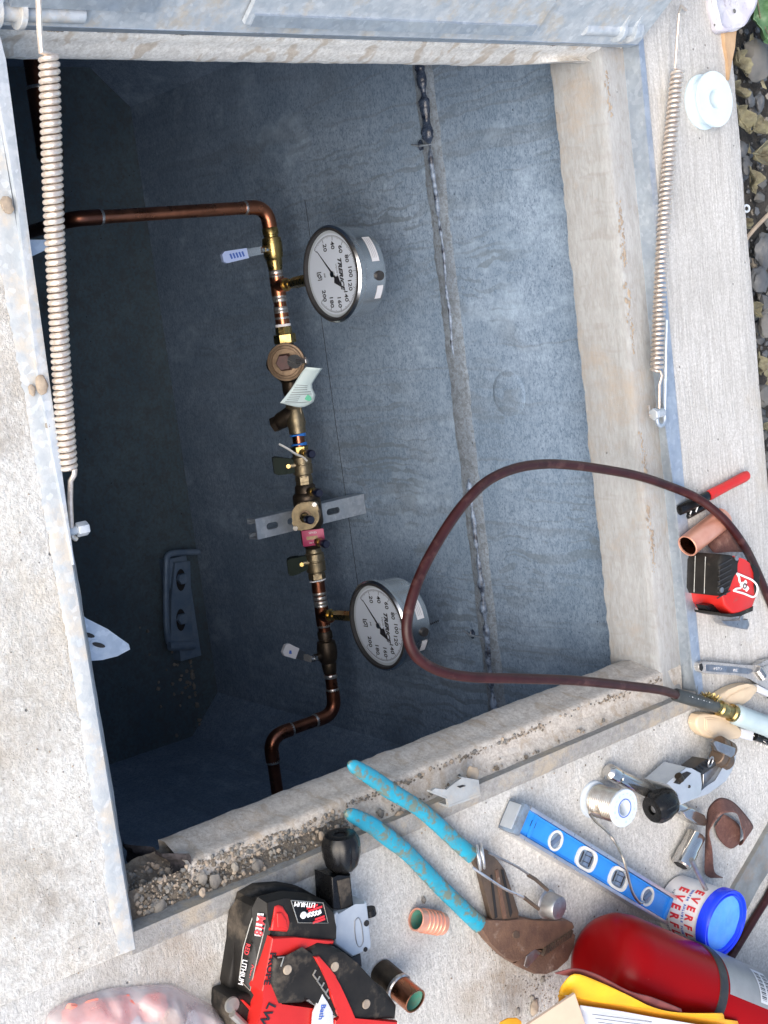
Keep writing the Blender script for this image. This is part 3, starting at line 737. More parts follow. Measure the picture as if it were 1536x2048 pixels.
b=B(); uz=Vector((0,.55,.83))*RS; xx=Vector((1,0,0))*RS; nn=xx.cross(uz)
b.rings([[lg+uz*(.013*math.sin(a)*k)+xx*(.012*math.cos(a)*k)+nn*t for a in [2*math.pi*i/18 for i in range(18)]] for k,t in((1,-.001),(1,.001))],'stainless')
b.part('seal_lug',reg)
b=B(); s0=lg+uz*.004; b.tube([s0,s0+uz*.009+V3(*(.002,0,0))],.0042,'chrome',10); b.hexn(s0+uz*.012+V3(*(.001,-.002,0)),s0+uz*.022+V3(*(.001,-.003,0)),.0062,'chrome'); b.part('adjusting_screw',reg)
# wye strainer
b=B(); cyls(b,[(790,.013),(800,.0155),(806,.013),(812,.016),(818,.0135),(826,.015),(846,.0175),(856,.015),(866,.0155)],'bronze',24)
b.tube([ax(822,0,0),ax(838,-.016,-.022),ax(842,-.020,-.028)],[.014,.0155,.013],'bronze_dark',20); b.hexn(ax(842,-.020,-.028),ax(846,-.026,-.036),.0145,'bronze_dark')
b.tube([ax(806,.004,.012),ax(848,.004,.014)],.0022,'bronze',8)
b.part('strainer',pa)
b=B(); b.hexn(ax(847),ax(867),.0150,'brass',6,.52); b.part('hex_bush',pa)
seg(866,892,'copper_dark')
for y in (869.5,888):
    b=B(); b.torus(ax(y),(1,.05,.1),.0132,.0015,'blue_tape',24,8); b.torus(ax(y+1.6),(1,-.12,.05),.0134,.0014,'blue_tape',24,8); b.part('crimp_band',pa)
b=B(); b.hexn(ax(892),ax(906),.0150,'brass',6,.52); b.part('hex_bush',pa)
# backflow preventer with two shut-off valves and four test cocks
def bvalve(y0,y1,hx):
    b=B(); k=(y1-y0)/60
    b.tube([ax(y0+q*k) for q in (0,4,8,10,22,23,25,26,44,46,50)],[.013,.0145,.0145,.0175,.0185,.0172,.0172,.0185,.0178,.0145,.0145],'bronze',28)
    b.hexn(ax(y0+48*k),ax(y1),.0155,'bronze',6,.52)
    c=ax(y0+24*k); b.tube([c+V3(*(0,-.014,-.002)),c+V3(*(0,-.024,-.005))],[.008,.0065],'bronze',16)
    v=b.part('ball_valve',pa)
    h0=c+V3(*(0,-.022,-.004)); h1=h0+(D(hx[0],hx[1],h0.z-.01)-h0)
    b=B(); d=(h1-h0).normalized(); u=Vector((1,0,0)); nn=d.cross(u).normalized()
    b.rings([[h0+d*t+u*sx*w_+nn*sz*.0035 for sx,sz in((-1,-1),(1,-1),(1,1),(-1,1))] for t,w_ in((-.004,.008),(.004,.0095),(.012,.0085),(.015,.008),(.020,.008))],'green_handle')
    b.rings([[h1-d*t+u*sx*w_+nn*sz*.0035 for sx,sz in((-1,-2),(1,-2),(1,2.4),(-1,2.4))] for t,w_ in((.014,.0095),(.004,.0105),(0,.009))],'green_handle')
    b.rings([[h0+d*t+u*sx*.0055+nn*sz*.0026 for sx,sz in((-1,-1),(1,-1),(1,1),(-1,1))] for t in(0,(h1-h0).length-.004)],'green_handle')
    b.hexn(h0+d*.003+nn*.002,h0+d*.003+nn*.0065,.0045,'brass'); b.hexn(h0+d*.003-nn*.002,h0+d*.003-nn*.0065,.0045,'brass')
    b.part('handle',v)
bvalve(904,963,(546,931)); 
b=B(); b.hexn(ax(962),ax(972),.0150,'bronze',6,.5); b.part('hex_bush',pa)
b=B(); cyls(b,[(968,.0155),(972,.0185),(984,.0195),(988,.0235),(994,.0250),(1046,.0250),(1052,.0225),(1056,.0195),(1086,.0195),(1090,.016),(1096,.014)],'bronze_dark',30)
b.tube([ax(1022,0,0),ax(1024,-.018,.020)],[.024,.025],'bronze_dark',24)
bf=b.part('backflow_preventer',pa)
cv=ax(1025,-.016,.010)+dn*.009+Vector((0,.001,.004))
b=B(); M_=frame(cv,(1,0,0),dn)@Matrix.Scale(RS,4); b.M=M_; RS=1.0
pl=[]
for i in range(48):
    a=2*math.pi*i/48; r=.0245+.0085*max(0,math.cos(2*(a-2.35)))**6
    pl.append((r*math.cos(a),r*math.sin(a),.004))
b.prism(pl,.008,'bronze',.0012)
b.lathe([(.0105,.003),(.0105,.0062),(.0075,.0066),(.007,.0045)],'bronze_flange',24); 
for s_ in (-1,1):
    a=2.35 if s_>0 else 2.35+math.pi; c=Vector((.0275*math.cos(a),.0275*math.sin(a),.004)); b.hexn(c,c+V3(*(0,0,.006)),.0052,'stainless')
b.part('cover',bf); RS=.66
npc=ax(1071,-.012,.0225); b=B(frame(npc,(1,0,0),Vector((0,-.62,.78)))@Matrix.Scale(RS,4)); RS=1.0; b.box((0,0,0),(.029,.040,.0012),'nameplate',0,.0004)
for i,(yy,ww) in enumerate(((.013,.030),(.006,.02),(-.008,.026),(-.015,.018))):
    pass
M2=Matrix.Rotation(math.pi/2,4,'Z')
for i,(o,t,s_) in enumerate(((-.009,'SERIES','.0052'),(.009,'3/4 175 PSI','.0036'))):
    b.text(t,Matrix.Translation((o,0,.0008))@M2,float(s_),'sticker',.0001)
b.box((0,-.002,.0008),(.006,.020,.0004),'bronze_flange'); b.hexn((.010,.015,0),(.010,.015,.002),.0016,'stainless')
b.part('nameplate',bf); RS=.66
def cock(py,dy,dz,L=.020,nm=1):
    c=ax(py,dy,dz); d=Vector((0,-.25,.97)).normalized()*.92
    b=B(); b.tube([c-d*.008,c+d*.006],[.0075,.0068],'bronze_dark',14); b.hexn(c+d*.004,c+d*.010,.0078,'brass'); b.tube([c+d*.009,c+d*.014],.0055,'brass',12); b.hexn(c+d*.013,c+d*.019,.0075,'brass'); b.tube([c+d*.017,c+d*.020,c+d*.030,c+d*.032],[.0060,.0078,.0078,.0062],'cap_navy',16)
    b.part('test_cock',bf if nm else pa)
cock(905,-.004,.016); cock(981,-.004,.022); cock(1080,-.006,.026)
c4=cv+dn*.006; b=B(); d=Vector((0,-.25,.97)).normalized()*.92; b.tube([c4,c4+dn*.008+d*.002],[.0075,.0068],'bronze_dark',14); c4=c4+dn*.010
b.hexn(c4,c4+d*.007,.0078,'brass'); b.hexn(c4+d*.009,c4+d*.014,.0075,'brass'); b.tube([c4+d*.012,c4+d*.015,c4+d*.025,c4+d*.027],[.0060,.0078,.0078,.0062],'cap_navy',16); b.part('test_cock',bf)
bvalve(1097,1158,(576,1134))
b=B(); b.torus(ax(1161),(1,.0,.12),.0142,.0014,'white_tape',24,8); b.part('thread_tape',pa)
seg(1158,1268,'copper_dark',rings_=(1186,1196,1205))
b=B(); cyls(b,[(1163,.0125),(1186,.0125)],'copper_dark'); b.part('coupling',pa)
tee(1230,'copper_dark'); 
v=valve(1262,1346,'bronze_dark',.0185); m_=ax(1308); v.tube([m_+V3(*(0,-.012,0)),m_+V3(*(0,-.026,.0))],[.0085,.0065],'bronze_dark',16); v2=v.part('ball_valve',pa)
p=ax(1310)+V3(*(0,-.036,-.002)); e2=D(572,1299,p.z-.006); kk=D(606,1312,p.z-.004)
b=B(); b.tube([ax(1308)+V3(*(0,-.022,0)),p],[.0052,.005],'stainless',12); b.hexn(ax(1308)+V3(*(0,-.026,0)),ax(1308)+V3(*(0,-.032,0)),.0075,'stainless')
lever(b,p+V3(*(0,.002,0)),kk,.0045,.0055,'stainless'); d=(e2-kk)
lever(b,kk-d*.05,e2,.0068,.0072,'stainless','sticker'); b.box(kk.lerp(e2,.6)+V3(*(0,-.001,.0032)),(.004,.012,.0004),'blue_ink',-.35)
b.part('handle',v2)
xq=XA(1427,YP,ZP); Y2=.776
seg(1344,1412,'copper_dark',rings_=(1352,))
b=B(); e=elbow((xq-.03,YP,ZP),(xq,YP,ZP),(xq,YP-.03,ZP),.021); b.tube([(xq-.030,YP,ZP)]+e+[(xq,YP-.030,ZP)],RP*1.16,'copper_dark',20); ring(b,(xq-.030,YP,ZP),(1,0,0)); ring(b,(xq,YP-.03,ZP),(0,1,0)); b.part('elbow',pa)
b=B(); b.tube([(xq,YP-.02,ZP),(xq,Y2+.02,ZP)],RP,'copper_dark',20); b.part('pipe',pa)
b=B(); e=elbow((xq,Y2+.03,ZP),(xq,Y2,ZP),(xq+.03,Y2,ZP),.021); b.tube([(xq,Y2+.030,ZP)]+e+[(xq+.030,Y2,ZP)],RP*1.16,'copper_dark',20); ring(b,(xq+.030,Y2,ZP),(1,0,0)); ring(b,(xq,Y2+.03,ZP),(0,1,0)); b.part('elbow',pa)
b=B(); b.tube([(xq+.02,Y2,ZP),(.60,Y2,ZP)],RP,'copper_dark',20); b.part('pipe',pa)
# gauges
def gauge(pyt,pyc,first):
    global RS
    RS=1.0
    R=.0575; x=XA(pyt,YP,ZP)
    zc=ZP+(.142 if first else .143); gx=XA(pyc,YP-.022,zc); c=Vector((gx,YP-.022,zc))
    F=Vector((0,-1,.0)).normalized()
    M=Matrix((Vector((1,0,0)),Vector((0,0,1)),F)).transposed().to_4x4(); M.translation=c; M=M@Matrix.Scale(.87,4)
    b=B(M); b.lathe([(.0,-.040),(.048,-.040),(.0535,-.037),(.0545,-.030),(.0545,-.006),(.0545,-.004)],'stainless',72,caps=(False,False))
    b.lathe([(.0545,-.006),(.0575,-.005),(.0590,-.001),(.0588,.004),(.0565,.0065),(.0540,.0060)],'stainless',72,caps=(False,False))
    b.lathe([(.0565,.0062),(.0545,.0072),(.0528,.0066),(.0525,.0015)],'black_rubber',72,caps=(False,False))
    gz=b.part('pressure_gauge',pa)
    b=B(M); b.lathe([(.0526,.0012),(.0526,.0016),(.0490,.0018)],'dial_edge',64,caps=(False,False)); b.lathe([(.0492,.0016),(.0,.0016)],'dial_face',64,caps=(False,True))
    def pt(a,r): return (r*math.cos(a),r*math.sin(a))
    a0=math.radians(225)
    for i in range(101):
        a=a0-math.radians(270)*i/100; big=(i%10==0); r1=.0405 if big else (.0435 if i%5==0 else .0445); w_=.00042 if big else .00022
        b.box(((r1+.0465)/2*math.cos(a),(r1+.0465)/2*math.sin(a),.0019),(.0465-r1,w_,.0003),'black_ink',a)
    for i in range(90):
        a=a0-math.radians(270)*(i+.5)/90; b.box((.0465*math.cos(a),.0465*math.sin(a),.0019),(.0025,.0003,.0003),'grey_ink',a+math.pi/2)
    for k in range(0,11):
        if k==0: continue
        a=a0-math.radians(27)*k; px_,py_=pt(a,.0345); b.text(str(k*20),Matrix.Translation((px_,py_,.0019)),.0098,'black_ink',.0001,bold=.00016)
    sx=Matrix.Translation((.0,.0155,.0019)); b.text('TRERICE',sx,.0098,'black_ink',.0001,cx=1.05,shear=.35,bold=.0004)
    b.text('LIQUID FILLED',Matrix.Translation((0,.0080,.0019)),.0036,'grey_ink',.0001)
    b.text('psi',Matrix.Translation((0,-.0175,.0019)),.0048,'black_ink',.0001)
    for (x_,y_,w_,h_) in ((-.0045,-.0290,.0012,.0085),(.0045,-.0290,.0012,.0085),(-.002,-.0332,.004,.0010),(.002,-.0248,.004,.0010)): b.box((x_,y_,.0019),(w_,h_,.0003),'black_ink')
    b.torus((0,-.029,.0019),(0,0,1),.0024,.0006,'black_ink',20,6)
    b.part('dial',gz)
    b=B(M); a=a0-math.radians(4); dx,dy=math.cos(a),math.sin(a)
    def st(l,wd,z=.0034): return (dx*l-dy*wd,dy*l+dx*wd,z)
    b.prism([st(.041,0),st(.008,.0009),st(-.006,.0014),st(-.009,.0058),st(-.021,.0005),st(-.021,-.0005),st(-.009,-.0058),st(-.006,-.0014),st(.008,-.0009)],.0007,'black_ink')
    b.lathe([(.0038,.002),(.0038,.0042),(.0022,.0046)],'stainless',20)
    b.part('pointer',gz)
    # fill plug, labels on the drum
    def drum(a,z,r=.0549): return Vector((r*math.cos(a),r*math.sin(a),z))
    b=B(M)
    for q,(zc,ww) in (((1.40),(-.023,.016)),): 
        n_=Vector((math.cos(q),math.sin(q),0)); b.tube([drum(q,-.026,.053),drum(q,-.026,.0575)],[.0062,.0056],'black_rubber',20)
    b.part('fill_plug',gz)
    def decal(a1,a2,z1,z2,mat,nm):
        b=B(M); n=8; b.sheet([[drum(a1+(a2-a1)*i/n,z,.05485) for i in range(n+1)] for z in(z1,z2)],mat); return b
    b=decal(2.35,1.72,-.018,-.029,'sticker','l')
    for k in range(3): b.sheet([[drum(2.3-.5*i/6,-.0205-k*.0025,.0550) for i in range(7)],[drum(2.3-.5*i/6,-.0210-k*.0025,.0550) for i in range(7)]],'grey_ink')
    b.part('sticker',gz)
    b=decal(1.18,.86,-.024,-.033,'sticker','l'); b.part('sticker',gz)
    RS=.66
    s0=Vector((x,YP,ZP+.012)); s1=Vector((c.x,c.y+.016,c.z-.046))
    b=B(); d=(s1-s0).normalized(); L=(s1-s0).length
    def P_(t): return s0+d*t
    b.hexn(P_(-.004),P_(.006),.0118,'brass'); b.tube([P_(.005),P_(.010)],.0068,'brass',16); b.hexn(P_(.010),P_(.017),.0095,'brass'); b.tube([P_(.017),P_(.022)],.0075,'brass',16); b.hexn(P_(.021),P_(L-.009),.0098,'brass',6,.4)
    b.tube([P_(L-.010),P_(L+.002)],[.0078,.0085],'label_blue' if first else 'white_tape',16); b.tube([P_(L-.002),P_(L+.006)],.0095,'stainless',16)
    b.part('gauge_stem',pa)
gauge(572,548,True); gauge(1228,1250,False); RS=1.0
# wire tie round the test cock
b=B(); b.tube(smooth_path([D(558,888,-.455),D(575,897,-.45),D(592,908,-.448),D(606,914,-.45),D(614,922,-.45)],4),.0013,'zip_tie',6)
single(b,'cable_tie','loose pale cable tie caught on the pipe above the green handled valve','cable tie',D(590,905,-.45))
# hanging paper tag
tz=lambda p,z: D(p[0],p[1],z)
L_=[(612,734),(603,745),(592,762),(582,778),(571,793),(560,806)]
Rr=[(645,737),(636,750),(624,768),(625,777),(631,790),(628,802)]
rows=[]
zt=[-.405,-.412,-.420,-.424,-.427,-.430]
for i in range(len(L_)):
    a=tz(L_[i],zt[i]); c=tz(Rr[i],zt[i]+.002); rows.append([a.lerp(c,t)+Vector((0,-.4,.6))*(.006*math.sin(t*math.pi)*(1 if i<4 else .4)) for t in [j/8 for j in range(9)]])
last=[tz(p,-.431) for p in [(560,806),(567,808),(575,810),(583,812),(591,814),(600,815),(609,814),(618,810),(626,805)]]
rows.append(last); rr=[]
for a,c in zip(rows,rows[1:]):
    for k in range(3): rr.append([p.lerp(q,k/3) for p,q in zip(a,c)])
rr.append(rows[-1]); b=B(); b.sheet(rr,'paper_tag')
up=Vector((0,-.6,.8))*.0008
for k in range(9):
    i=7+k; 
    if i>=len(rr): break
    r0=rr[i]; n1=7 if k<3 else 8
    if k in(5,6,7): n1=5
    b.sheet([[p.lerp(q,.3)+up for p,q in zip(r0[1:n1],(rr[min(i+1,len(rr)-1)])[1:n1])],[p.lerp(q,.46)+up for p,q in zip(r0[1:n1],(rr[min(i+1,len(rr)-1)])[1:n1])]],'grey_ink')
c=rr[13][6]+up*1.5; b.M=frame(c,(.5,.86,0),(0,-.6,.8)); 
b.prism([(.0055*math.cos(t),.0032*math.sin(t),.0004) for t in [2*math.pi*i/20 for i in range(20)]],.0003,'green_ink'); b.M=Matrix()
for v_ in list(b.bm.verts): pass
tg=single(b,'paper_tag','pale paper tag with small print hanging from the regulator','tag',rows[0][0],ang=80)
mo=tg.modifiers.new('thick','SOLIDIFY'); mo.thickness=.0003
# strut cantilever under the backflow device
st=thing('strut_bracket','galvanised slotted strut channel sticking out of the wall under the backflow device','bracket',(.236,YW,-.5))
b=B(); ys,ye=.812,YW-.001; xs0,xs1=.224,.2485; zt_=-.492
ys_=[ys,ye]
def slotplate(b,x0,x1,y0,y1,z,th,slots,mat):
    cuts=sorted([y0,y1]+[q for s in slots for q in s]); hw=.0040; xm=(x0+x1)/2
    for a,c in zip(cuts,cuts[1:]):
        isl=any(abs(a-s[0])<1e-6 for s in slots)
        if isl:
            r=hw
            for sx in(-1,1):
                xo=x0 if sx<0 else x1
                arc=[(xm+sx*r*math.sin(t),a+r-r*math.cos(t)) for t in [math.pi/2*i/6 for i in range(7)]]+[(xm+sx*r*math.sin(t),c-r-r*math.cos(t)) for t in [math.pi/2+math.pi/2*i/6 for i in range(7)]]
                poly=[(xo,a,z)]+[(p[0],p[1],z) for p in arc]+[(xo,c,z)]
                b.prism(poly,th,mat)
        else: b.box((xm,(a+c)/2,z-th/2),(x1-x0,c-a,th),mat)
slotplate(b,xs0,xs1,ys,ye,zt_,.0018,[(D(p,1030,-.492).y,D(q,1030,-.492).y) for p,q in((530,554),(573,597),(654,681))],'galvanised_clean')
for xx_ in (xs0+.0009,xs1-.0009): b.box((xx_,(ys+ye)/2,zt_-.0095),(.0018,ye-ys,.0150),'galvanised_clean')
for xx_,s_ in ((xs0+.0033,1),(xs1-.0033,-1)):
    b.box((xx_,(ys+ye)/2,zt_-.0178),(.0066,ye-ys,.0016),'galvanised_clean'); b.box((xx_+s_*.0026,(ys+ye)/2,zt_-.0150),(.0014,ye-ys,.0040),'galvanised_clean')
b.part('channel',st)
b=B(); b.tube([(.227,YP,-.492),(.227,YP,-.478),(.231,YP,-.463),(.236,YP,-.459),(.241,YP,-.463),(.245,YP,-.478),(.245,YP,-.492)],.0016,'dark_iron',8); b.part('pipe_clamp',st)
# big copper pipe in the corner, seen end on to the left wall
bp=thing('water_main_pipe','thick dark copper pipe coming out of the side wall in the upper left corner','pipe',(-.38,.61,ZP))
xa,xb=-.385,D(78,322,ZP).x; yb_=.617
b=B(); b.tube([(xa,yb_,ZP),(xb-.02,yb_,ZP)],.0120,'copper_dark',24); ring(b,(-.262,yb_,ZP),(1,0,0),r=.0135); b.part('pipe',bp)
b=B(); b.tube([(-.262,yb_,ZP),(xb-.012,yb_,ZP)],.0132,'copper_dark',24); b.tube([(xb-.014,yb_,ZP),(xb-.004,yb_,ZP),(xb+.004,yb_,ZP)],[.0138,.0138,.0090],'bronze_dark',12); b.part('reducer',bp)
b=B(); b.tube([(xb,yb_,ZP),(xe-.02,yb_+.006,ZP-.01),(xe-.0,YE,ZP-.04)],.0072,'bronze_dark',16); b.part('tail_pipe',bp)
# old pulling iron cast by the floor
pi_=thing('pulling_iron','dark slotted steel bracket with two bolts down on the pit floor by the wall','bracket',D(345,1200,ZF))
zz=ZF+.03
b=B(); T_=lambda pts,z: [D(a,c,z) for a,c in pts]
b.prism(T_([(350,1125),(381,1122),(386,1300),(341,1302),(343,1200)],zz),.006,'dark_iron',.001); b.part('plate',pi_)
for cyy in (1160,1240):
    b=B(); b.prism(T_(ell(362,cyy,9,22,0,20),zz+.001),.0008,'hole_dark'); b.part('slot',pi_)
    b=B(); c=D(362,cyy-3,zz+.001); b.hexn(c,c+Vector((0,0,.009)),.0085,'dark_iron'); b.part('bolt',pi_)
b=B(); b.tube(smooth_path([D(398,1104,zz+.004),D(350,1106,zz+.004),D(336,1112,zz+.004),D(333,1130,zz+.004),D(332,1200,zz+.002),D(334,1262,zz),D(338,1285,zz-.006)],4),.0048,'dark_iron',10)
b.tube([D(338,1292,zz),D(388,1290,zz)],.0065,'dark_iron',10); b.part('strap',pi_)
b=B(); b.box(D(360,1215,ZF+.012),(.155,.035,.022),'dark_iron'); b.part('body',pi_)
b=B()
for k in range(60):
    x=D(370,1300,ZF).x+random.gauss(.035,.05); y=D(370,1300,ZF).y+random.gauss(0,.03); y=min(y,.935)
    b.rock((x,y,ZF+.003),random.uniform(.0015,.004),'stone',k,.7,1)
single(b,'floor_debris','scattered grit and chips on the pit floor','debris',D(380,1350,ZF),kind='stuff')
# ================= tools and bits on the slab =================
def Z(pts,o,sc,z): return [D(o[0]+a/sc,o[1]+c/sc,z) for a,c in pts]
Z3=((986,1500),2.793); Z4=((600,1450),2.56); Z2=((1136,1280),3.84); Z7=((400,1650),3.339); Z1=((1236,900),5.12)
def z3(p,z): return D(986+p[0]/2.793,1500+p[1]/2.793,z)
def z4(p,z): return D(600+p[0]/2.56,1450+p[1]/2.56,z)
def z2(p,z): return D(1136+p[0]/3.84,1280+p[1]/3.84,z)
def z7(p,z): return D(400+p[0]/3.339,1650+p[1]/3.339,z)
def z1(p,z): return D(1236+p[0]/5.12,900+p[1]/5.12,z)
# --- blue handled slip joint pliers
pl_=thing('slip_joint_pliers','big rusty slip joint pliers with worn bright blue handles reaching over the pit edge','pliers',D(950,1780,0))
def grip(pts,rad,z):
    b=B(); P=smooth_path([D(a,c,zz) for (a,c),zz in zip(pts,z)],5); n=len(P)
    r=[]
    for i in range(n):
        t=i/(n-1)*(len(rad)-1); k=int(min(t,len(rad)-2)); r.append(rad[k]+(rad[k+1]-rad[k])*(t-k))
    b.tube(P,r,'blue_grip',18,flat=.62); return b
h1=[(697,1526),(703,1530),(718,1539),(745,1556),(780,1581),(812,1600),(845,1622),(880,1653),(915,1686),(944,1711)]
grip(h1,[.0018,.0052,.0064,.0070,.0064,.0066,.0068,.0070],[.010]*3+[.009]*7).part('handle',pl_)
h2=[(690,1624),(697,1627),(712,1634),(745,1652),(780,1678),(815,1706),(850,1742),(885,1778),(920,1812),(960,1850)]
grip(h2,[.0018,.0052,.0066,.0072,.0066,.0070,.0070,.0075],[.010]*3+[.009]*7).part('handle',pl_)
b=B(); b.prism([z4(p,.0105) for p in [(905,640),(960,640),(1010,690),(1050,740),(1085,850),(1122,960),(1118,1000),(1060,1010),(985,1000),(950,860),(925,760),(890,690)]],.006,'dark_steel',.0008)
for q in ([(1000,745),(1015,740),(1060,990),(1040,995)],[(1030,740),(1042,742),(1088,960),(1078,985)],[(975,770),(985,768),(1012,985),(1000,990)]):
    b.prism([z4(p,.0112) for p in q],.0006,'rust' if q[0][0]==1000 else 'hole_dark')
b.part('arm',pl_)
b=B(); b.prism([z4(p,.0125) for p in [(912,1030),(945,994),(1000,1000),(1062,1002),(1140,988),(1190,1000),(1240,1012),(1300,1005),(1370,998),(1398,1012),(1408,1036),(1390,1058),(1330,1105),(1245,1150),(1200,1140),(1150,1185),(1120,1210),(1090,1218),(1050,1190),(980,1120)]],.010,'rust',.0016)
b.prism([z4(p,.0132) for p in ell(1108,1075,18,20,0)],.0008,'dark_steel',.0003)
b.part('upper_jaw',pl_)
b=B(); b.prism([z4(p,.0105) for p in [(1090,1218),(1120,1210),(1160,1180),(1205,1140),(1245,1165),(1330,1115),(1395,1062),(1412,1075),(1404,1140),(1375,1205),(1320,1255),(1265,1278),(1200,1276),(1145,1252)]],.008,'rust',.0014)
b.prism([z4(p,.0112) for p in [(1160,1185),(1200,1145),(1235,1168),(1205,1200),(1165,1245),(1148,1235)]],.0008,'steel_grey',.0003)
b.part('lower_jaw',pl_)
b=B()
for i in range(12):
    t=i/11; p=(1250+(1385-1250)*t,1160+(1070-1160)*t); c=z4(p,.0135); b.box(c,(.0075,.0012,.0035),'dark_steel',R_(-38))
    b.box(z4((p[0]+6,p[1]+8),.0118),(.004,.0014,.0022),'rust',R_(-38))
b.part('teeth',pl_)
# --- flint striker
st_=thing('flint_striker','wire flint striker with a small round metal cup lying across the pliers','striker',z4((1260,900),0))
b=B(); c=z4((925,675),.020)
for k in(-1,1): b.torus(c+Vector((0,.0022*k,0)),(0,.80,.60),.0098,.0011,'aluminium',28,8)
b.part('coil',st_)
b=B(); b.tube(smooth_path([z4(p,z) for p,z in (((968,655),.026),((1040,690),.026),((1110,725),.024),((1170,765),.022))],4),.0011,'steel_grey',8); b.tube([z4(p,z) for p,z in (((1168,768),.0225),((1205,790),.022),((1268,845),.021))],.0017,'dark_steel',8); b.part('arm',st_)
b=B(); b.tube(smooth_path([z4(p,z) for p,z in (((885,730),.016),((950,775),.019),((1040,835),.020),((1120,872),.020),((1160,890),.020))],4),.0012,'aluminium',8); b.tube([z4(p,z) for p,z in (((1145,882),.0202),((1222,942),.020))],.0017,'dark_steel',8); b.part('arm',st_)
zc=.0145; c=z4((1262,915),zc); b=B(); b.lathe([(.0128,0),(.0132,.0008),(.0124,.0016),(.0112,.002),(.0104,.0125),(.0096,.0142),(.0,.0146)],'steel_grey',40,axis=(c,(0.05,.12,1))); b.part('cup',st_)
# --- torpedo level
lv=thing('torpedo_level','short bright blue spirit level with four white ringed vial windows lying on the slab','level',D(1165,1720,0))
A_=(z3((55,370),0)+z3((60,450),0))/2; A0=z3((92,372),0); A1=z3((912,868),0)
ux=(A1-A0).normalized(); Lw=(A1-A0).length; uy=Vector((0,0,1)).cross(ux)
wd=(z3((152,300),0)-z3((75,470),0)).length*.97
o=A0-ux*.0; M=frame(o,ux)
th=.020
b=B(M); 
for s_ in(-1,1):
    b.box((Lw/2-.0,s_*(wd/2-.0016),th/2),(Lw,.0032,th),'aluminium',0,.0006)
b.part('rail',lv,label=None)
b=B(M); b.box((-.0045,0,th/2),(.009,wd*.98,th*.98),'clear_end',0,.002); b.box((-.0095,.0,th/2),(.002,wd*.8,th*.7),'grey_cast',0,.0008); b.part('end_cap',lv)
b=B(M); b.box((Lw/2,0,th*.42),(Lw-.001,wd-.0066,th*.84),'level_blue',0,.0008)
for x_ in (.012,Lw-.006): b.box((x_,0,th*.5),(.004,wd-.0068,th*.86),'level_blue',0,.001)
b.box((Lw*.055,.002,th*.845),(.006,.0055,.0006),'hole_dark')
for s_ in (-1,1): b.box((Lw/2,s_*(wd/2-.0046),th*.86),(Lw-.02,.0012,.0015),'level_blue')
b.part('body',lv)
def L2(p):
    v=z3(p,0)-o; return (v.dot(ux),0)
win=[((270,480),'r'),((440,585),'w'),((620,695),'w'),((780,795),'r')]
for p,k in win:
    x_=L2(p)[0]; ry=wd*.315
    b=B(M@Matrix.Translation((x_,0,th*.845)))
    if k=='r':
        b.lathe([(ry*1.0,-.001),(ry*1.04,.0012),(ry*.80,.0013),(ry*.76,-.0005)],'vial_white',36,caps=(False,False)); b.lathe([(ry*.79,.0001),(0,.0001)],'clear_end',30,caps=(False,True))
        fr_=b.part('vial_ring',lv); b=B(M@Matrix.Translation((x_,0,th*.845))); b.tube([(-.0030,-.0045,.0001),(.0030,.0045,.0001)],.0022,'vial_glass',14); b.part('vial',fr_)
    else:
        w2=.0140;h2=wd*.35; pts=[(w2*math.copysign(abs(math.cos(t))**.55,math.cos(t)),h2*math.copysign(abs(math.sin(t))**.75,math.sin(t))) for t in [2*math.pi*i/36 for i in range(36)]]
        b.rings([[(x*s_,y*s_,z_) for x,y in pts] for s_,z_ in((1.02,-.001),(1.02,.0013),(.76,.0013),(.72,-.0008))],'vial_white',(False,False))
        b.rings([[(x*s_,y*s_,z_) for x,y in pts] for s_,z_ in((.78,.0002),(.1,.0002))],'clear_end',(False,True))
        fr_=b.part('vial_ring',lv); b=B(M@Matrix.Translation((x_,0,th*.845))); b.tube([(0,-h2*.62,.0008),(0,h2*.62,.0008)],.0034,'vial_glass',14); 
        for q in(-.0018,.0018): b.torus((0,q*1.6,.0008),(0,1,0),.00345,.00035,'hole_dark',16,6)
        b.tube([(-.0065,-h2*.5,.0004),(-.0065,h2*.5,.0004)],.0008,'black_ink',6); b.tube([(.0065,-h2*.5,.0004),(.0065,h2*.5,.0004)],.0008,'black_ink',6)
        b.part('vial',fr_)
# --- solder spool
base=D(1185,1598,0); sp=thing('solder_spool','white plastic spool of bright solder wire standing on end above the blue level','spool',base)
def spool(parent,base,R,h,mat,hub,wire=None,wr=.0011):
    b=B(); Mb=Matrix.Translation(base); b.M=Mb
    b.lathe([(R*.98,0),(R,.0008),(R,.0022),(R*.97,.003),(hub+.001,.0034),(hub,.004),(hub,h-.004),(hub+.001,h-.0034),(R*.97,h-.003),(R,h-.0022),(R,h-.0008),(R*.97,h),(R*.40,h),(R*.36,h-.0015),(R*.34,h-.02),(R*.34,.0)],mat,48,caps=(False,False)); return b
R=.0172;h=.0385
b=spool(sp,base,R,h,'white_plastic',.012); b.M=Matrix.Translation(base); 
b.torus((0,0,h),(0,0,1),R*.47,.0005,'blue_ink',40,6)
for i in range(14):
    a=i*2*math.pi/16; b.box((R*.75*math.cos(a),R*.75*math.sin(a),h+.0001),(.0022,.0009 if i%3 else .0018,.0002),'label_blue',a+math.pi/2)
b.part('flange',sp)
b=B(Matrix.Translation(base)); pts=[]
nt_=13
for i in range(nt_*22+1):
    t=i/(nt_*22); a=2*math.pi*nt_*t; pts.append((.0138*math.cos(a),.0138*math.sin(a),.0055+t*(h-.0105)))
b.tube(pts,.00120,'solder_wire',8); b.part('solder_coil',sp)
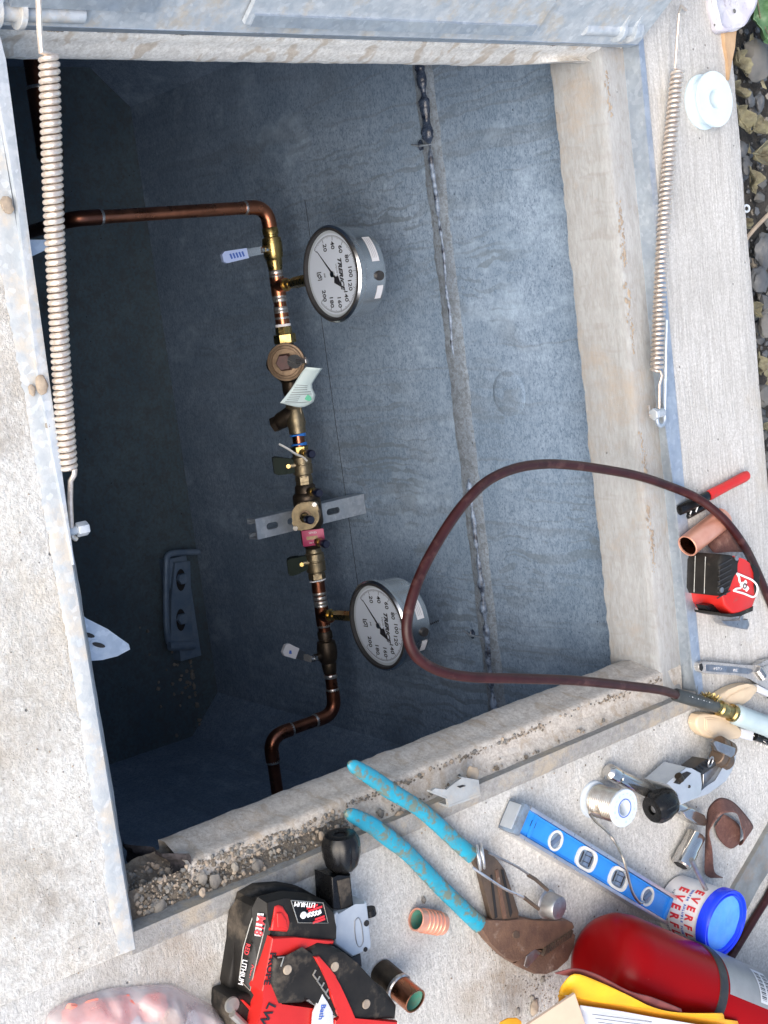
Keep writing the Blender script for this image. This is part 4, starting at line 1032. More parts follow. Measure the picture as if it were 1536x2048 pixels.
b=B(); b.tube(smooth_path([base+Vector((.013,-.003,.017)),D(1180,1624,.026),D(1190,1642,.018),D(1205,1655,.010),D(1218,1667,.007),D(1232,1687,.012),D(1245,1712,.022),D(1252,1735,.024),D(1258,1760,.024),D(1264,1782,.024),D(1272,1797,.0235),D(1281,1806,.0235),D(1288,1803,.024)],6),.00125,'solder_wire',8); b.part('solder_wire',sp)
# --- ptfe tape spool
base=D(1403,205,0); b=B(Matrix.Translation(base)); R=.0255;h=.0165
b.lathe([(R,0),(R*1.01,.0008),(R*1.01,.0022),(R*.98,.003),(R*.84,.0032),(R*.84,h-.0032),(R*.98,h-.003),(R*1.01,h-.0022),(R*1.01,h-.0008),(R,h),(R*.36,h),(R*.33,h-.001),(R*.30,h-.003),(R*.28,.0)],'ptfe_plastic',64,caps=(False,False))
single(b,'tape_spool','round pale blue white plastic spool of thread tape on the far slab','tape spool',base)
# --- copper offcuts
def tubeopen(b,p,q,r,mat,inner,wall=.0014,n=32):
    p=Vector(p);q=Vector(q);d=(q-p).normalized(); L=(q-p).length
    b.lathe([(r-wall,L*.98),(r-wall,.0003),(r-wall*.5,0),(r,.0004),(r,L-.0004),(r-wall*.5,L),(r-wall,L*.98)],mat,n,axis=(p,d),caps=(False,False))
    b.lathe([(0,L*.96),(r-wall*1.05,L*.96),(r-wall*1.05,.002)],inner,n,axis=(p,d),caps=(False,False))
b=B(); p=z1((708,985),.0125); q=z1((1080,690),.0125); d=(q-p); tubeopen(b,p,p+d*.98,.0108,'copper_bright','copper_dark')
single(b,'copper_pipe_offcut','short bright copper pipe offcut lying by the tape measure','pipe offcut',p-Vector((0,0,.0125)))
b=B(); p=z4((592,995),.0095); q=z4((728,1018),.0095); d=(q-p).normalized(); tubeopen(b,p,q,.0092,'copper_bright','verdigris')
for k in range(5): b.torus(p+d*(.008+.0042*k),d,.0094,.0006,'copper_bright',28,6)
single(b,'threaded_copper_coupling','stubby pink copper coupling with ribs, open end towards the pit','coupling',p-Vector((0,0,.0095)))
b=B(); q=z4((592,1416),.040); p=z4((455,1300),.009); d=(q-p).normalized(); 
b.tube([p-d*.01,p+d*.006,p+d*.010],[.0112,.0112,.0105],'bronze_dark',24); b.lathe([(.0108,0),(.0118,.001),(.0118,.003),(.0105,.004)],'solder',28,axis=(p+d*.010,d),caps=(False,False)); tubeopen(b,q,p+d*.012,.0102,'copper','verdigris')
single(b,'copper_fitting','brown tarnished copper fitting with green inside beside the red power tool','fitting',(p.x,p.y,0))
# --- hose, torch
hs=[((1356,1391),.022),((1320,1380),.030),((1250,1371),.040),((1150,1361),.050),((1040,1357),.056),((940,1354),.058),((880,1342),.058),((838,1318),.058),((818,1285),.058),((814,1245),.058),((826,1190),.056),((850,1130),.052),((890,1060),.046),((930,1005),.040),((975,962),.034),((1030,937),.028),((1090,928),.022),((1150,931),.018),((1215,940),.014),((1280,953),.011),((1340,973),.009),((1390,994),.014),((1430,1022),.022),((1462,1055),.027),((1490,1095),.024),((1508,1130),.014),((1530,1180),.006),((1560,1260),.005),((1590,1400),.005),((1600,1550),.005),((1580,1680),.005),((1545,1775),.005),((1510,1835),.005),((1478,1888),.005),((1440,1950),.005)]
b=B(); P=smooth_path([D(p[0],p[1],z) for p,z in hs],8); b.tube(P,.0042,'rubber_hose',14)
single(b,'rubber_hose','dark oxblood rubber hose looping out over the open pit','hose',P[0])
to=thing('hand_torch','grey plastic torch handle with black labelled sleeve and brass collar at the hose end','torch',D(1440,1420,0))
b=B(); a=D(1350,1389,.022); c=D(1431,1413,.016); b.tube([a,a.lerp(c,.02),a.lerp(c,.98),c],[.0052,.0062,.0062,.0055],'sleeve',18)
for i in range(9):
    t=.25+.07*i; q=a.lerp(c,t)+Vector((-.002,-.0020,.0058)); b.box(q,(.0012,.0034 if i%2 else .002,.0006),'white_ink',.25)
b.part('sleeve',to)
b=B(); a=c; c=D(1467,1427,.016); b.tube([a,a.lerp(c,.15),a.lerp(c,.2),a.lerp(c,.5),a.lerp(c,.55),a.lerp(c,.8),a.lerp(c,.85),c],[.006,.006,.0078,.0078,.0070,.0070,.0088,.0088],'brass',16); b.part('collar',to)
b=B(); a=c; P=smooth_path([a,D(1490,1436,.018),D(1520,1447,.018),D(1560,1462,.018),D(1640,1492,.02),D(1700,1520,.02)],4); b.tube(P,[.0085]+[.0105]*(len(P)//2)+[.0115]*(len(P)-1-len(P)//2),'torch_grey',22); b.part('handle',to)
# --- fitting brushes with beige handles
def brush(name,label,out,slot,lab,wire,z=.012):
    c=Vector(); P=[z2(p,z) for p in out]
    for p in P: c+=p/len(P)
    t=thing(name,label,'brush',(c.x,c.y,0),'beige handled fitting brushes')
    b=B(); b.prism(P,.010,'beige_plastic',.0022)
    cc=sum((Vector((p[0],p[1],0)) for p in slot),Vector())/len(slot)
    for s_,zz in((1.0,.0006),):
        b.prism([z2(p,z+.0006) for p in slot],.0007,'beige_plastic',.0003)
    inn=[(cc.x+(p[0]-cc.x)*.86,cc.y+(p[1]-cc.y)*.80) for p in slot]; b.prism([z2(p,z+.0011) for p in inn],.0006,'beige_plastic',.0002)
    b.part('handle',t)
    b=B(); b.prism([z2(p,z-.001) for p in lab],.006,'sticker',.001)
    b.part('label_band',t)
    b=B(); P=[z2(p,.008) for p in wire]; b.tube(P,.0042,'black_plastic',12)
    for k in range(70):
        t_=random.random(); q=P[0].lerp(P[-1],t_); v=Vector((random.gauss(0,1),random.gauss(0,1),random.gauss(0,1))).normalized(); b.tube([q,q+v*.0075],.0003,'steel_grey',4)
    b.part('bristles',t)
brush('fitting_brush','beige teardrop handled fitting brush below the hose end, its white label facing up',
 [(985,640),(992,605),(1010,575),(1060,560),(1150,575),(1230,605),(1300,650),(1335,690),(1338,735),(1310,762),(1230,768),(1120,765),(1040,735),(1000,690)],
 [(1050,600),(1100,592),(1180,612),(1260,650),(1315,705),(1300,735),(1200,735),(1100,725),(1052,690)],[(1338,680),(1432,705),(1420,778),(1325,752)],[(1430,740),(1500,765),(1600,800)])
brush('fitting_brush.001','beige teardrop handled fitting brush above the hose end, partly hidden by it',
 [(1140,455),(1180,415),(1240,378),(1310,350),(1380,336),(1430,340),(1460,362),(1455,400),(1400,455),(1325,522),(1262,530),(1190,505),(1150,485)],
 [(1190,470),(1240,430),(1320,385),(1400,360),(1440,372),(1425,400),(1370,450),(1305,500),(1250,505)],[(1462,345),(1560,395),(1545,440),(1458,400)],[(1548,418),(1600,440),(1680,470)])
b=B(); P=[z2(p,.016) for p in [(1052,430),(1085,438),(1120,452),(1150,470)]]; b.tube(P,.0018,'brass',8)
for k in range(160):
    t_=random.random(); q=P[0].lerp(P[-1],t_); v=Vector((random.gauss(0,1),random.gauss(0,1),random.gauss(0,1))).normalized(); b.tube([q,q+v*.0062],.00035,'brass',4)
single(b,'brass_wire_brush','small golden wire brush tip sticking out above the black hose sleeve','wire brush',z2((1100,445),0))
# --- adjustable wrench
aw=thing('adjustable_wrench','chrome adjustable wrench at the right edge, jaws past the picture','wrench',z2((1300,220),0))
b=B(); out=[(1002,205),(1012,178),(1040,165),(1120,170),(1300,188),(1420,205),(1450,200),(1490,165),(1536,150),(1620,140),(1660,170),(1600,260),(1570,300),(1590,360),(1560,400),(1500,375),(1455,325),(1400,290),(1300,272),(1120,262),(1045,256),(1012,240)]
b.prism([z2(p,.0085) for p in out],.0075,'tool_steel',.0014)
inn=[(1055,188),(1120,192),(1300,208),(1410,222),(1425,245),(1380,262),(1290,255),(1120,245),(1055,238)]
b.prism([z2(p,.0088) for p in inn],.0006,'steel_grey',.0002)
b.prism([z2(p,.0092) for p in [(1012,190),(1030,180),(1040,215),(1030,240),(1014,228)]],.0010,'hole_dark')
ang=math.atan2((z2((1400,240),0)-z2((1060,212),0)).y,(z2((1400,240),0)-z2((1060,212),0)).x)
Mt=frame(z2((1150,218),.0090),z2((1060,212),0)-z2((1400,240),0)); b.text('CrMoV',Mt,.0044,'aluminium',.0002)
Mt.translation=z2((1290,230),.0090); b.text('200',Mt,.005,'aluminium',.0002)
b.part('body',aw)
b=B(); a=z2((1450,225),.0095); c=z2((1490,280),.0095); 
for i in range(6): b.torus(a.lerp(c,i/5),(c-a),.0042,.0009,'chrome',20,6)
b.tube([a,c],.0038,'steel_grey',14); b.part('worm',aw)
b=B(); b.prism([z2(p,.010) for p in [(1470,215),(1540,190),(1640,250),(1640,330),(1500,300)]],.006,'tool_steel',.001); b.part('jaw',aw)
# --- red deburring pen, offcut, sand cloth, tape measure
pn=thing('deburring_pen','slim red and black tube reamer lying under the hose on the far slab','hand tool',z1((980,440),0))
b=B(); a=z1((925,468),.007); c=z1((1325,258),.007); b.tube([a,a.lerp(c,.05),a.lerp(c,.5),a.lerp(c,.93),c,c+(c-a)*.02],[.0050,.0054,.0050,.0054,.0045,.002],'red_plastic',16,flat=.8); b.part('handle',pn)
b=B(); a2=z1((630,618),.006); b.tube([a2-(a-a2)*.02,a2,a2.lerp(a,.3),a2.lerp(a,.95),a],[.002,.0050,.0056,.0052,.0044],'black_plastic',14,flat=.7); b.part('clip',pn)
b=B(); b.tube([z1((712,662),.004),z1((720,668),.004),z1((880,580),.004),z1((930,545),.004)],[.002,.0036,.0034,.002],'black_plastic',12); b.box(z1((745,640),.0078),(.0012,.0035,.0006),'white_ink',.9); b.box(z1((810,600),.0078),(.0012,.007,.0006),'white_ink',.9); b.part('blade_holder',pn)
def cloth(rows_,mat,name,label,loc,edge=True,sub=4):
    L=smooth_path([r[0] for r in rows_],sub); Rr=smooth_path([r[1] for r in rows_],sub); b=B()
    b.sheet([[a.lerp(c,t/6) for t in range(7)] for a,c in zip(L,Rr)],mat)
    o=single(b,name,label,'sand cloth',loc,ang=80)
    m=o.modifiers.new('thick','SOLIDIFY'); m.thickness=.0007
    m.material_offset_rim=0
    return o
cloth([(z1((905,950),.004),z1((1100,780),.012)),(z1((945,1010),.010),z1((1150,820),.018)),(z1((1000,1050),.016),z1((1200,900),.018)),(z1((1130,1040),.020),z1((1270,985),.014)),(z1((1290,1040),.018),z1((1370,1000),.010))],'emery','sanding_cloth','brown grid sanding cloth strip between the copper offcut and the tape measure',z1((1100,950),0))
tm=thing('tape_measure','red and black rubber cased tape measure on the far slab','tape measure',z1((1150,1420),0))
zt2=.040
body=[(985,1075),(1090,1060),(1190,1085),(1260,1130),(1350,1140),(1440,1215),(1455,1290),(1440,1430),(1415,1480),(1380,1640),(1250,1690),(1150,1705),(1060,1690),(1010,1640),(1020,1500),(1105,1480),(1180,1130)]
top=[(1120,1068),(1190,1085),(1260,1110),(1350,1140),(1440,1215),(1455,1290),(1440,1430),(1415,1480),(1385,1640),(1270,1690),(1190,1700),(1100,1640),(1095,1520),(1120,1500),(1160,1400),(1165,1200),(1110,1110)]
b=B(); TP=[z1(p,zt2) for p in [(1100,1075),(1190,1085),(1300,1120),(1400,1175),(1450,1260),(1445,1400),(1415,1490),(1385,1620),(1270,1690),(1180,1690),(1090,1590),(1070,1480),(1060,1380),(1060,1200),(1070,1110)]]
b.prism(TP,.040,'red_plastic',.003); b.part('case',tm)
b=B(); RB=[z1(p,zt2+.0012) for p in [(1080,1068),(1190,1080),(1260,1125),(1240,1180),(1200,1220),(1185,1300),(1160,1420),(1120,1500),(1060,1500),(1035,1440),(1040,1300),(1045,1150)]]
b.prism(RB,.040,'dusty_black',.004)
b.prism([z1(p,zt2+.0008) for p in [(1350,1135),(1440,1205),(1465,1275),(1450,1420),(1400,1490),(1395,1400),(1400,1260),(1360,1190)]],.036,'dusty_black',.002)
b.prism([z1(p,zt2+.0006) for p in [(1390,1600),(1385,1650),(1260,1700),(1160,1715),(1050,1690),(1040,1665),(1170,1690),(1250,1670),(1300,1640)]],.030,'dusty_black',.0012)
for i in range(7):
    y0=1130+i*55; a=z1((1045,y0),zt2+.0022); 
    b.box(z1((1100-i*3,y0+20),zt2+.0014),(.0010,.020,.0009),'black_rubber',.12)
for i in range(6):
    y0=1120+i*62; top_p=z1((1050-i*2,y0+8),zt2-.003); bot=Vector((top_p.x,top_p.y-.0016,.006)); b.tube([top_p,bot],.0005,'old_steel',6)
for zz_ in (.012,.024):
    b.tube([Vector((z1((1050,1100),zt2).x,z1((1045,1100),zt2).y-.0012,zz_)),Vector((z1((1035,1480),zt2).x,z1((1032,1480),zt2).y-.0012,zz_))],.0005,'old_steel',6)
b.part('rubber_grip',tm)
b=B()
for p,z in (((1210,1105),zt2+.0015),((1055,1432),zt2+.0015),((1255,1722),zt2-.002)):
    c=z1(p,z); b.lathe([(.0026,0),(.0026,.0012),(.0012,.0010),(0,.0008)],'steel_grey',14,axis=(c,(0,0,1))); 
b.part('screw',tm)
b=B(); K=[z1(p,zt2+.0010) for p in [(1215,1265),(1240,1260),(1375,1335),(1425,1400),(1415,1480),(1385,1505),(1340,1500),(1200,1440)]]
b.tube(smooth_path([z1(p,zt2+.0008) for p in [(1215,1262),(1300,1298),(1378,1335),(1425,1395),(1418,1470),(1380,1505),(1290,1470),(1185,1440)]],4),.0010,'white_ink',6)
b.tube(smooth_path([z1(p,zt2+.0008) for p in [(1215,1262),(1238,1300),(1245,1345),(1262,1370)]],4),.0010,'white_ink',6); b.tube(smooth_path([z1(p,zt2+.0008) for p in [(1185,1440),(1210,1420),(1255,1415)]],4),.0010,'white_ink',6)
for q in [(1270,1380),(1300,1360),(1295,1400),(1320,1420)]: b.box(z1(q,zt2+.0006),(.0035,.0045,.0012),'white_ink',.5)
b.torus(z1((1298,1392),zt2+.0012),(0,0,1),.0022,.0006,'black_ink',16,6)
b.part('emblem',tm)
b=B(); c=z1((960,1610),.018); b.prism([z1(p,.026) for p in [(900,1590),(1030,1565),(1060,1640),(1075,1670),(930,1660)]],.012,'black_plastic',.0015); b.part('lock_button',tm)
b=B(); b.prism([z1(p,.018) for p in [(1060,1740),(1180,1760),(1330,1730),(1350,1790),(1330,1840),(1260,1830),(1130,1800),(1075,1775)]],.010,'steel_grey',.0008); b.part('hook',tm)
# --- pipe cutter on the right
pc=thing('tube_cutter','grey tube cutter with a black ribbed knob lying across the chrome ratchet','tube cutter',z2((880,1130),0))
def knob(b,c,d,R,L,mat='black_plastic'):
    n=36; d=Vector(d).normalized(); q=d.to_track_quat('Z','Y').to_matrix(); rg=[]
    prof=[(.30,0.02),(.62,.0),(.80,.02),(.97,.16),(1.0,.34),(.98,.55),(.86,.78),(.60,.93),(.30,1.0)]
    rg.append([c+q@Vector((R*.40*math.cos(2*math.pi*k/n),R*.40*math.sin(2*math.pi*k/n),L*.16)) for k in range(n)])
    for i,(r,h) in enumerate(prof):
        rg.append([c+q@Vector((math.cos(2*math.pi*k/n)*R*r*(1-(.10 if 2<i<8 else 0)*max(0,math.cos(8*2*math.pi*k/n))**2),math.sin(2*math.pi*k/n)*R*r*(1-(.10 if 2<i<8 else 0)*max(0,math.cos(8*2*math.pi*k/n))**2),L*h)) for k in range(n)])
    b.rings(rg,mat)
kc=z2((640,1310),.026); kd=z2((800,1225),.028)-kc
b=B(); knob(b,kc,kd,.0150,.030); b.lathe([(.0035,0),(.0035,.003)],'steel_grey',14,axis=(kc+kd.normalized()*.003,kd)); b.part('knob',pc)
b=B(); P=[z2(p,.034) for p in [(752,1105),(770,1098),(905,975),(950,985),(1022,1020),(1028,1100),(1025,1180),(985,1215),(868,1270),(845,1200),(838,1165)]]
b.prism(P,.026,'grey_cast',.0018)
b.prism([z2(p,.0345) for p in [(812,1098),(870,1030),(915,1010),(948,1022),(905,1065),(858,1110)]],.0008,'hole_dark'); b.tube([z2((845,1040),.037),z2((868,1075),.037)],.0036,'bronze_dark',12); b.tube([z2((930,1125),.0338),z2((930,1125),.0346)],.0016,'hole_dark',10)
b.part('body',pc)
b=B(); b.prism([z2(p,.028) for p in [(970,985),(1060,918),(1135,930),(1138,960),(1040,1030),(1030,1040)]],.016,'black_rubber',.001)
for i in range(5): b.box(z2((1000+i*24,1000-i*17),.029),(.008,.0012,.002),'black_plastic',.9)
b.part('feed_screw',pc)
b=B(); arm=[(1240,820),(1285,830),(1302,870),(1290,940),(1262,1020),(1215,1080),(1170,1130),(1080,1180),(960,1225),(900,1232),(985,1170),(1080,1130),(1130,1080),(1185,1010),(1222,940),(1232,880)]
b.prism([z2(p,.026) for p in arm],.020,'grey_cast',.0028)
b.prism([z2(p,.020) for p in [(1040,1030),(1140,960),(1215,950),(1180,1010),(1130,1075),(1040,1120)]],.012,'steel_grey',.001)
b.part('arm',pc)
b=B(); b.prism([z2(p,.033) for p in [(1118,790),(1140,775),(1290,830),(1285,880),(1255,905),(1150,850)]],.004,'steel_grey',.001); b.part('roller_cheek',pc)
for (a,c) in (((1155,800),(1245,850)),((1140,885),(1225,935))):
    b=B(); p=z2(a,.024);q=z2(c,.024); b.tube([p,p.lerp(q,.04),p.lerp(q,.42),p.lerp(q,.46),p.lerp(q,.54),p.lerp(q,.58),p.lerp(q,.96),q],[.0075,.0086,.0086,.0060,.0060,.0086,.0086,.0075],'dark_steel',20); b.part('roller',pc)
b=B(); b.torus(z2((1095,935),.031),(.3,.2,1),.0048,.0009,'steel_grey',20,6); b.part('cutting_wheel',pc)
# --- ratchet and socket
rt=thing('ratchet_handle','polished chrome ratchet handle running under the black cutter knob','ratchet',z2((700,1180),0))
b=B(); a=z2((312,1012),.0085); c=z2((1010,1375),.0085); d=(c-a)
b.tube([a-d*.02,a,a+d*.05,a+d*.085,a+d*.09,a+d*.10,a+d*.30,a+d*.42,a+d*.55,a+d*.8],[.0045,.0078,.0082,.0076,.0060,.0072,.0080,.0066,.0058,.0062],'chrome',24); b.part('handle',rt)
b=B(); P=[z2(p,.017) for p in [(880,1320),(960,1290),(1060,1345),(1080,1395),(1062,1435),(1000,1425),(910,1372)]]; b.prism(P,.014,'chrome',.003); b.part('head',rt)
b=B(); a=z2((1035,1415),.0115); c=z2((905,1400),.0115); e0=D(1393,1668,.0105); e1=D(1361,1731,.0105); b.tube([e0,e0.lerp(e1,.03),e0.lerp(e1,.50),e0.lerp(e1,.53),e0.lerp(e1,.96),e1],[.0088,.0094,.0094,.0100,.0100,.0090],'chrome',28); dd=(e1-e0).normalized()
b.tube([e1-dd*.001,e1+dd*.0004],.0068,'hole_dark',6)
single(b,'deep_socket','polished chrome deep socket standing out below the ratchet head','socket',e0-Vector((0,0,.0105)))
# --- sanding cloth loop
rws=[((1215,715),.004,(1285,715),.004),((1185,690),.006,(1238,680),.010),((1182,600),.008,(1225,560),.018),((1185,500),.008,(1205,470),.026),((1190,400),.010,(1222,420),.030),((1205,320),.014,(1262,370),.032),((1262,268),.022,(1300,350),.034),((1330,282),.024,(1365,355),.030),((1385,330),.020,(1392,430),.026),((1440,400),.014,(1402,470),.022),((1452,440),.010,(1398,520),.016),((1400,500),.004,(1372,528),.010),((1330,552),.003,(1380,430),.006),((1265,500),.004,(1330,380),.008),((1240,430),.006,(1290,360),.010)]
cloth([(z3(a,za),z3(c,zc)) for a,za,c,zc in rws],'emery','sanding_cloth.001','curled ribbon of dark brown sanding cloth beside the blue lidded tub',z3((1300,500),0),sub=5)
# --- flux tub, lid, brush
ft=thing('flux_tub','round white flux tub with red lettering and a bright blue lid','tub',D(1372,1813,0))
fb=D(1352,1807,0); axd=Vector((.06,.02,1)).normalized(); R=.0315; hh=.048
b=B(); b.lathe([(R*.86,0),(R*.89,.001),(R*.93,hh),(R*.90,hh)],'tub_white',64,axis=(fb,axd)); b.part('tub',ft)
q=axd.to_track_quat('Z','Y').to_matrix()
def wrap(b,body,h0,size,a0,mat,bold=0,cx=1.0,off=.0004,gap=.72):
    "letters round the tub wall"
    for i,ch in enumerate(body):
        if ch==' ': continue
        a=a0+(i*size*gap*cx)/(R*.91); r=R*(.89+.04*h0/hh)+off
        n_=q@Vector((math.cos(a),math.sin(a),0)); t_=q@Vector((-math.sin(a),math.cos(a),0)); u_=q@Vector((0,0,1))
        Mx=Matrix((t_,u_,n_)).transposed().to_4x4(); Mx.translation=fb+u_*h0+n_*r
        b.text(ch,Mx,size,mat,.00015,cx=cx,bold=bold)
aim=math.atan2(*( (q.transposed()@Vector((-.10,-1,0))).yx))
b=B()
wrap(b,'EVERFLUX',.0200,.0135,aim-1.05,'red_ink',.0005,.72,gap=.92)
wrap(b,'WATER SOLUBLE FLUX PASTE',.0292,.0032,aim-1.1,'blue_ink',.00008,gap=.80)
wrap(b,'EVERFLUX',.0365,.0120,aim-1.15,'red_ink',.0004,.80,gap=.92)
wrap(b,'USE ONLY AS DIRECTED',.0115,.0030,aim-.9,'grey_ink',gap=.8)
b.part('lettering',ft)
lc=fb+axd*hh*.97; ld=Vector((.12,.02,1)).normalized()
b=B(); b.lathe([(R*.93,-.001),(R*1.01,.0005),(R*1.03,.006),(R*1.03,.0105),(R*1.01,.0118),(R*.975,.0116),(R*.955,.0098),(R*.90,.0096),(R*.88,.0108),(R*.85,.0108),(R*.83,.0080)],'lid_blue',72,axis=(lc,ld),caps=(True,False)); lidp=b.part('lid',ft)
b=B(); qq=ld.to_track_quat('Z','Y').to_matrix(); rg=[]
for i in range(9):
    r=R*.84*(1-i/8)+.0001; rg.append([lc+qq@Vector((r*math.cos(2*math.pi*k/40),r*math.sin(2*math.pi*k/40),.0080+.0007*nz((r*math.cos(2*math.pi*k/40),r*math.sin(2*math.pi*k/40),0),90))) for k in range(40)])
b.rings(rg,'lid_film',(False,True)); b.part('lid_panel',lidp)
b=B(); b.tube([z3((1108,612),.050),z3((1112,622),.049),z3((1195,790),.040)],[.0022,.0024,.0022],'steel_grey',12)
single(b,'flux_brush','thin metal handled flux brush standing in the blue lidded tub','brush',z3((1150,700),0))
# --- grey bar
b=B(); b.prism([D(1558,1625,.006),D(1470,1775,.006),D(1418,1880,.006),D(1398,1925,.006),D(1440,1945,.006),D(1487,1830,.006),D(1520,1770,.006),D(1610,1640,.006)],.006,'old_steel',.0012)
single(b,'steel_bar','flat stained grey steel bar on the slab to the right of the tub','steel bar',D(1480,1790,0))
# --- fire extinguisher
r=.0440; A0=D(1216,1920,r); dd=(D(1416,2000,r+.014)-A0).normalized()
fx=thing('fire_extinguisher','red fire extinguisher lying on its side with a black strap and grey label','extinguisher',(A0.x,A0.y,0))
b=B(); b.lathe([(0,0.0),(r*.35,.0006),(r*.62,.003),(r*.84,.010),(r*.95,.019),(r,.032),(r,.36),(r*.9,.385),(r*.5,.405),(.014,.41)],'red_paint',72,axis=(A0-dd*.018,dd)); b.part('cylinder',fx)
q=dd.to_track_quat('Z','Y').to_matrix()
def band(l0,l1,a0,a1,rr,mat,name,n=40,parent=fx,slant=0):
    b=B(); 
    b.sheet([[A0+q@Vector((rr*math.cos(a0+(a1-a0)*i/n),rr*math.sin(a0+(a1-a0)*i/n),l+slant*(i/n))) for i in range(n+1)] for l in(l0,(l0+l1)/2,l1)],mat)
    return b.part(name,parent)
lst=(D(1378,1950,r)-A0).dot(dd)-.018
b=B(); b.lathe([(r+.0001,0),(r+.0014,.0006),(r+.0014,.0104),(r+.0001,.011)],'black_rubber',64,axis=(A0+dd*lst,dd),caps=(False,False)); b.part('strap',fx)
# label faces up and to the far side
ang0=None
upv=q.transposed()@Vector((0,0,1)); a_up=math.atan2(upv.y,upv.x)
rgt=q.transposed()@Vector((0,1,0)); a_r=math.atan2(rgt.y,rgt.x)
sg=1 if ((a_r-a_up+math.pi)%(2*math.pi)-math.pi)>0 else -1
lab=band(lst+.014,lst+.19,a_up+sg*.28,a_up+sg*2.2,r+.0004,'grey_label','label')
band(lst+.058,lst+.078,a_up+sg*.36,a_up+sg*1.15,r+.0007,'sticker','barcode',parent=lab)
b=B()
for i in range(22):
    for kk,(l0,l1) in enumerate(((lst+.0600,lst+.0670),(lst+.0695,lst+.0765))):
        a=a_up+sg*(.42+i*.03); w_=.004+.009*((i*7+kk*3)%3); b.sheet([[A0+q@Vector(((r+.0009)*math.cos(aa),(r+.0009)*math.sin(aa),l)) for aa in(a,a+sg*w_)] for l in(l0,l1)],'black_ink')
b.part('barcode_lines',lab)
for i in range(4):
    pass
# --- papers
ev=thing('document_envelope','yellow orange envelope with a white printed sheet at the bottom edge','envelope',D(1280,2010,0))
def curved(name,mat,pts_a,pts_b,za,zb,parent,th=.0006,n=10,wav=.0012):
    L=smooth_path([D(p[0],p[1],z) for p,z in zip(pts_a,za)],4); Rr=smooth_path([D(p[0],p[1],z) for p,z in zip(pts_b,zb)],4); b=B()
    b.sheet([[a.lerp(c,t/n)+Vector((0,0,wav*nz((a.x*20,t/n*2,0),1))) for t in range(n+1)] for a,c in zip(L,Rr)],mat)
    o=b.part(name,parent,ang=80) if parent else b
    if parent: m=o.modifiers.new('thick','SOLIDIFY'); m.thickness=th
    return o
E3=lambda p:(980+p[0]/2.763,1900+p[1]/2.763)
curved('back_flap','envelope_yellow',[E3(p) for p in [(378,235),(400,190),(470,133),(600,175),(760,250),(900,320),(1050,350),(1285,350)]],[E3(p) for p in [(378,260),(430,250),(470,262),(600,290),(760,310),(900,330),(1060,362),(1300,385)]],[.080,.086,.094,.100,.105,.108,.109,.109],[.086,.088,.092,.096,.100,.102,.103,.103],ev)
curved('pocket','envelope',[E3(p) for p in [(380,255),(480,262),(700,292),(900,330),(1100,358),(1370,395)]],[E3(p) for p in [(360,560),(480,560),(700,560),(900,560),(1100,560),(1400,560)]],[.087,.090,.096,.101,.103,.104],[.070]*6,ev)
sh=curved('printed_sheet','paper',[E3(p) for p in [(495,305),(700,335),(900,372),(1100,405),(1300,440)]],[E3(p) for p in [(470,570),(700,580),(900,580),(1100,580),(1300,580)]],[.0960,.100,.104,.106,.106],[.0735]*5,ev,.0003)
b=B()
for i in range(4):
    p0=E3((560+i*16,352+i*22)); p1=E3((900+i*12,400+i*22)); a=D(*p0,.0995);c=D(*p1,.1015); 
    b.box((a+c)/2,((c-a).length,.0006,.0002),'grey_ink',math.atan2((c-a).y,(c-a).x))
b.part('print',sh)
b=curved('m','maroon_card',[E3(p) for p in [(360,130),(470,103),(600,140),(760,225),(900,265),(1060,330)]],[E3(p) for p in [(400,140),(470,150),(600,200),(760,270),(900,320),(1060,352)]],[.084,.090,.098,.104,.108,.110],[.082,.088,.094,.100,.104,.106],None)
mc=single(b,'maroon_card','thin dark maroon card edge sticking up behind the yellow envelope','card',D(1300,1975,.0),ang=80); mm=mc.modifiers.new('thick','SOLIDIFY'); mm.thickness=.0008
b=B(); b.prism([D(*E3(p),z) for p,z in (((470,240),.100),((530,420),.101),((540,560),.088),((60,560),.088),((200,420),.093))],.0025,'cardboard',.0004)
single(b,'cardboard_piece','tan piece of cardboard on top of the envelope corner','cardboard',D(1090,2030,.0))
b=B(); b.prism([D(*E3(p),.030) for p in [(60,400),(100,378),(150,376),(175,395),(170,470),(40,470)]],.0012,'envelope',.0004)
single(b,'orange_paper_scrap','small orange paper corner peeking out left of the cardboard','paper',D(1010,2045,0))
# --- cordless tool with battery
dt=thing('cordless_power_tool','red and black cordless power tool with its battery pack, cut off by the bottom edge','power tool',z7((700,1100),0))
b=B()
def loft(b,levels,mat,bev=0):
    b.rings([[z7(p,z) for p in pts] for pts,z in levels],mat,(True,True))
top_=[(445,520),(560,490),(700,500),(830,530),(885,590),(905,680),(903,760),(760,762),(640,755),(480,745),(470,720),(452,610)]
mid_=[(385,480),(560,440),(700,452),(830,500),(890,570),(908,680),(906,765),(760,768),(640,765),(440,900),(395,1080),(345,560)]
loft(b,[([(x-70,y+6) for x,y in mid_[:1]]+[(x-60,y-2) for x,y in mid_[1:9]]+[(380,960),(300,1160),(255,640)],.0),([(x-8,y) for x,y in mid_],.026),(mid_,.032),(top_,.0395),([(x+6,y) for x,y in top_],.041)],'dusty_black')
b.prism([z7(p,z) for p,z in (((345,545),.030),((400,520),.034),((470,540),.038),((455,700),.038),((420,1000),.036),((350,1235),.030),((268,1130),.018),((250,1020),.016),((262,820),.018),((290,620),.022))],.020,'dusty_black',.002)
b.prism([z7(p,.012) for p in [(300,470),(400,412),(560,400),(700,430),(860,520),(600,600),(400,900),(300,1230),(205,1130),(190,1060),(225,830),(262,620)]],.012,'dusty_black',.004)
bat=b.part('battery',dt)
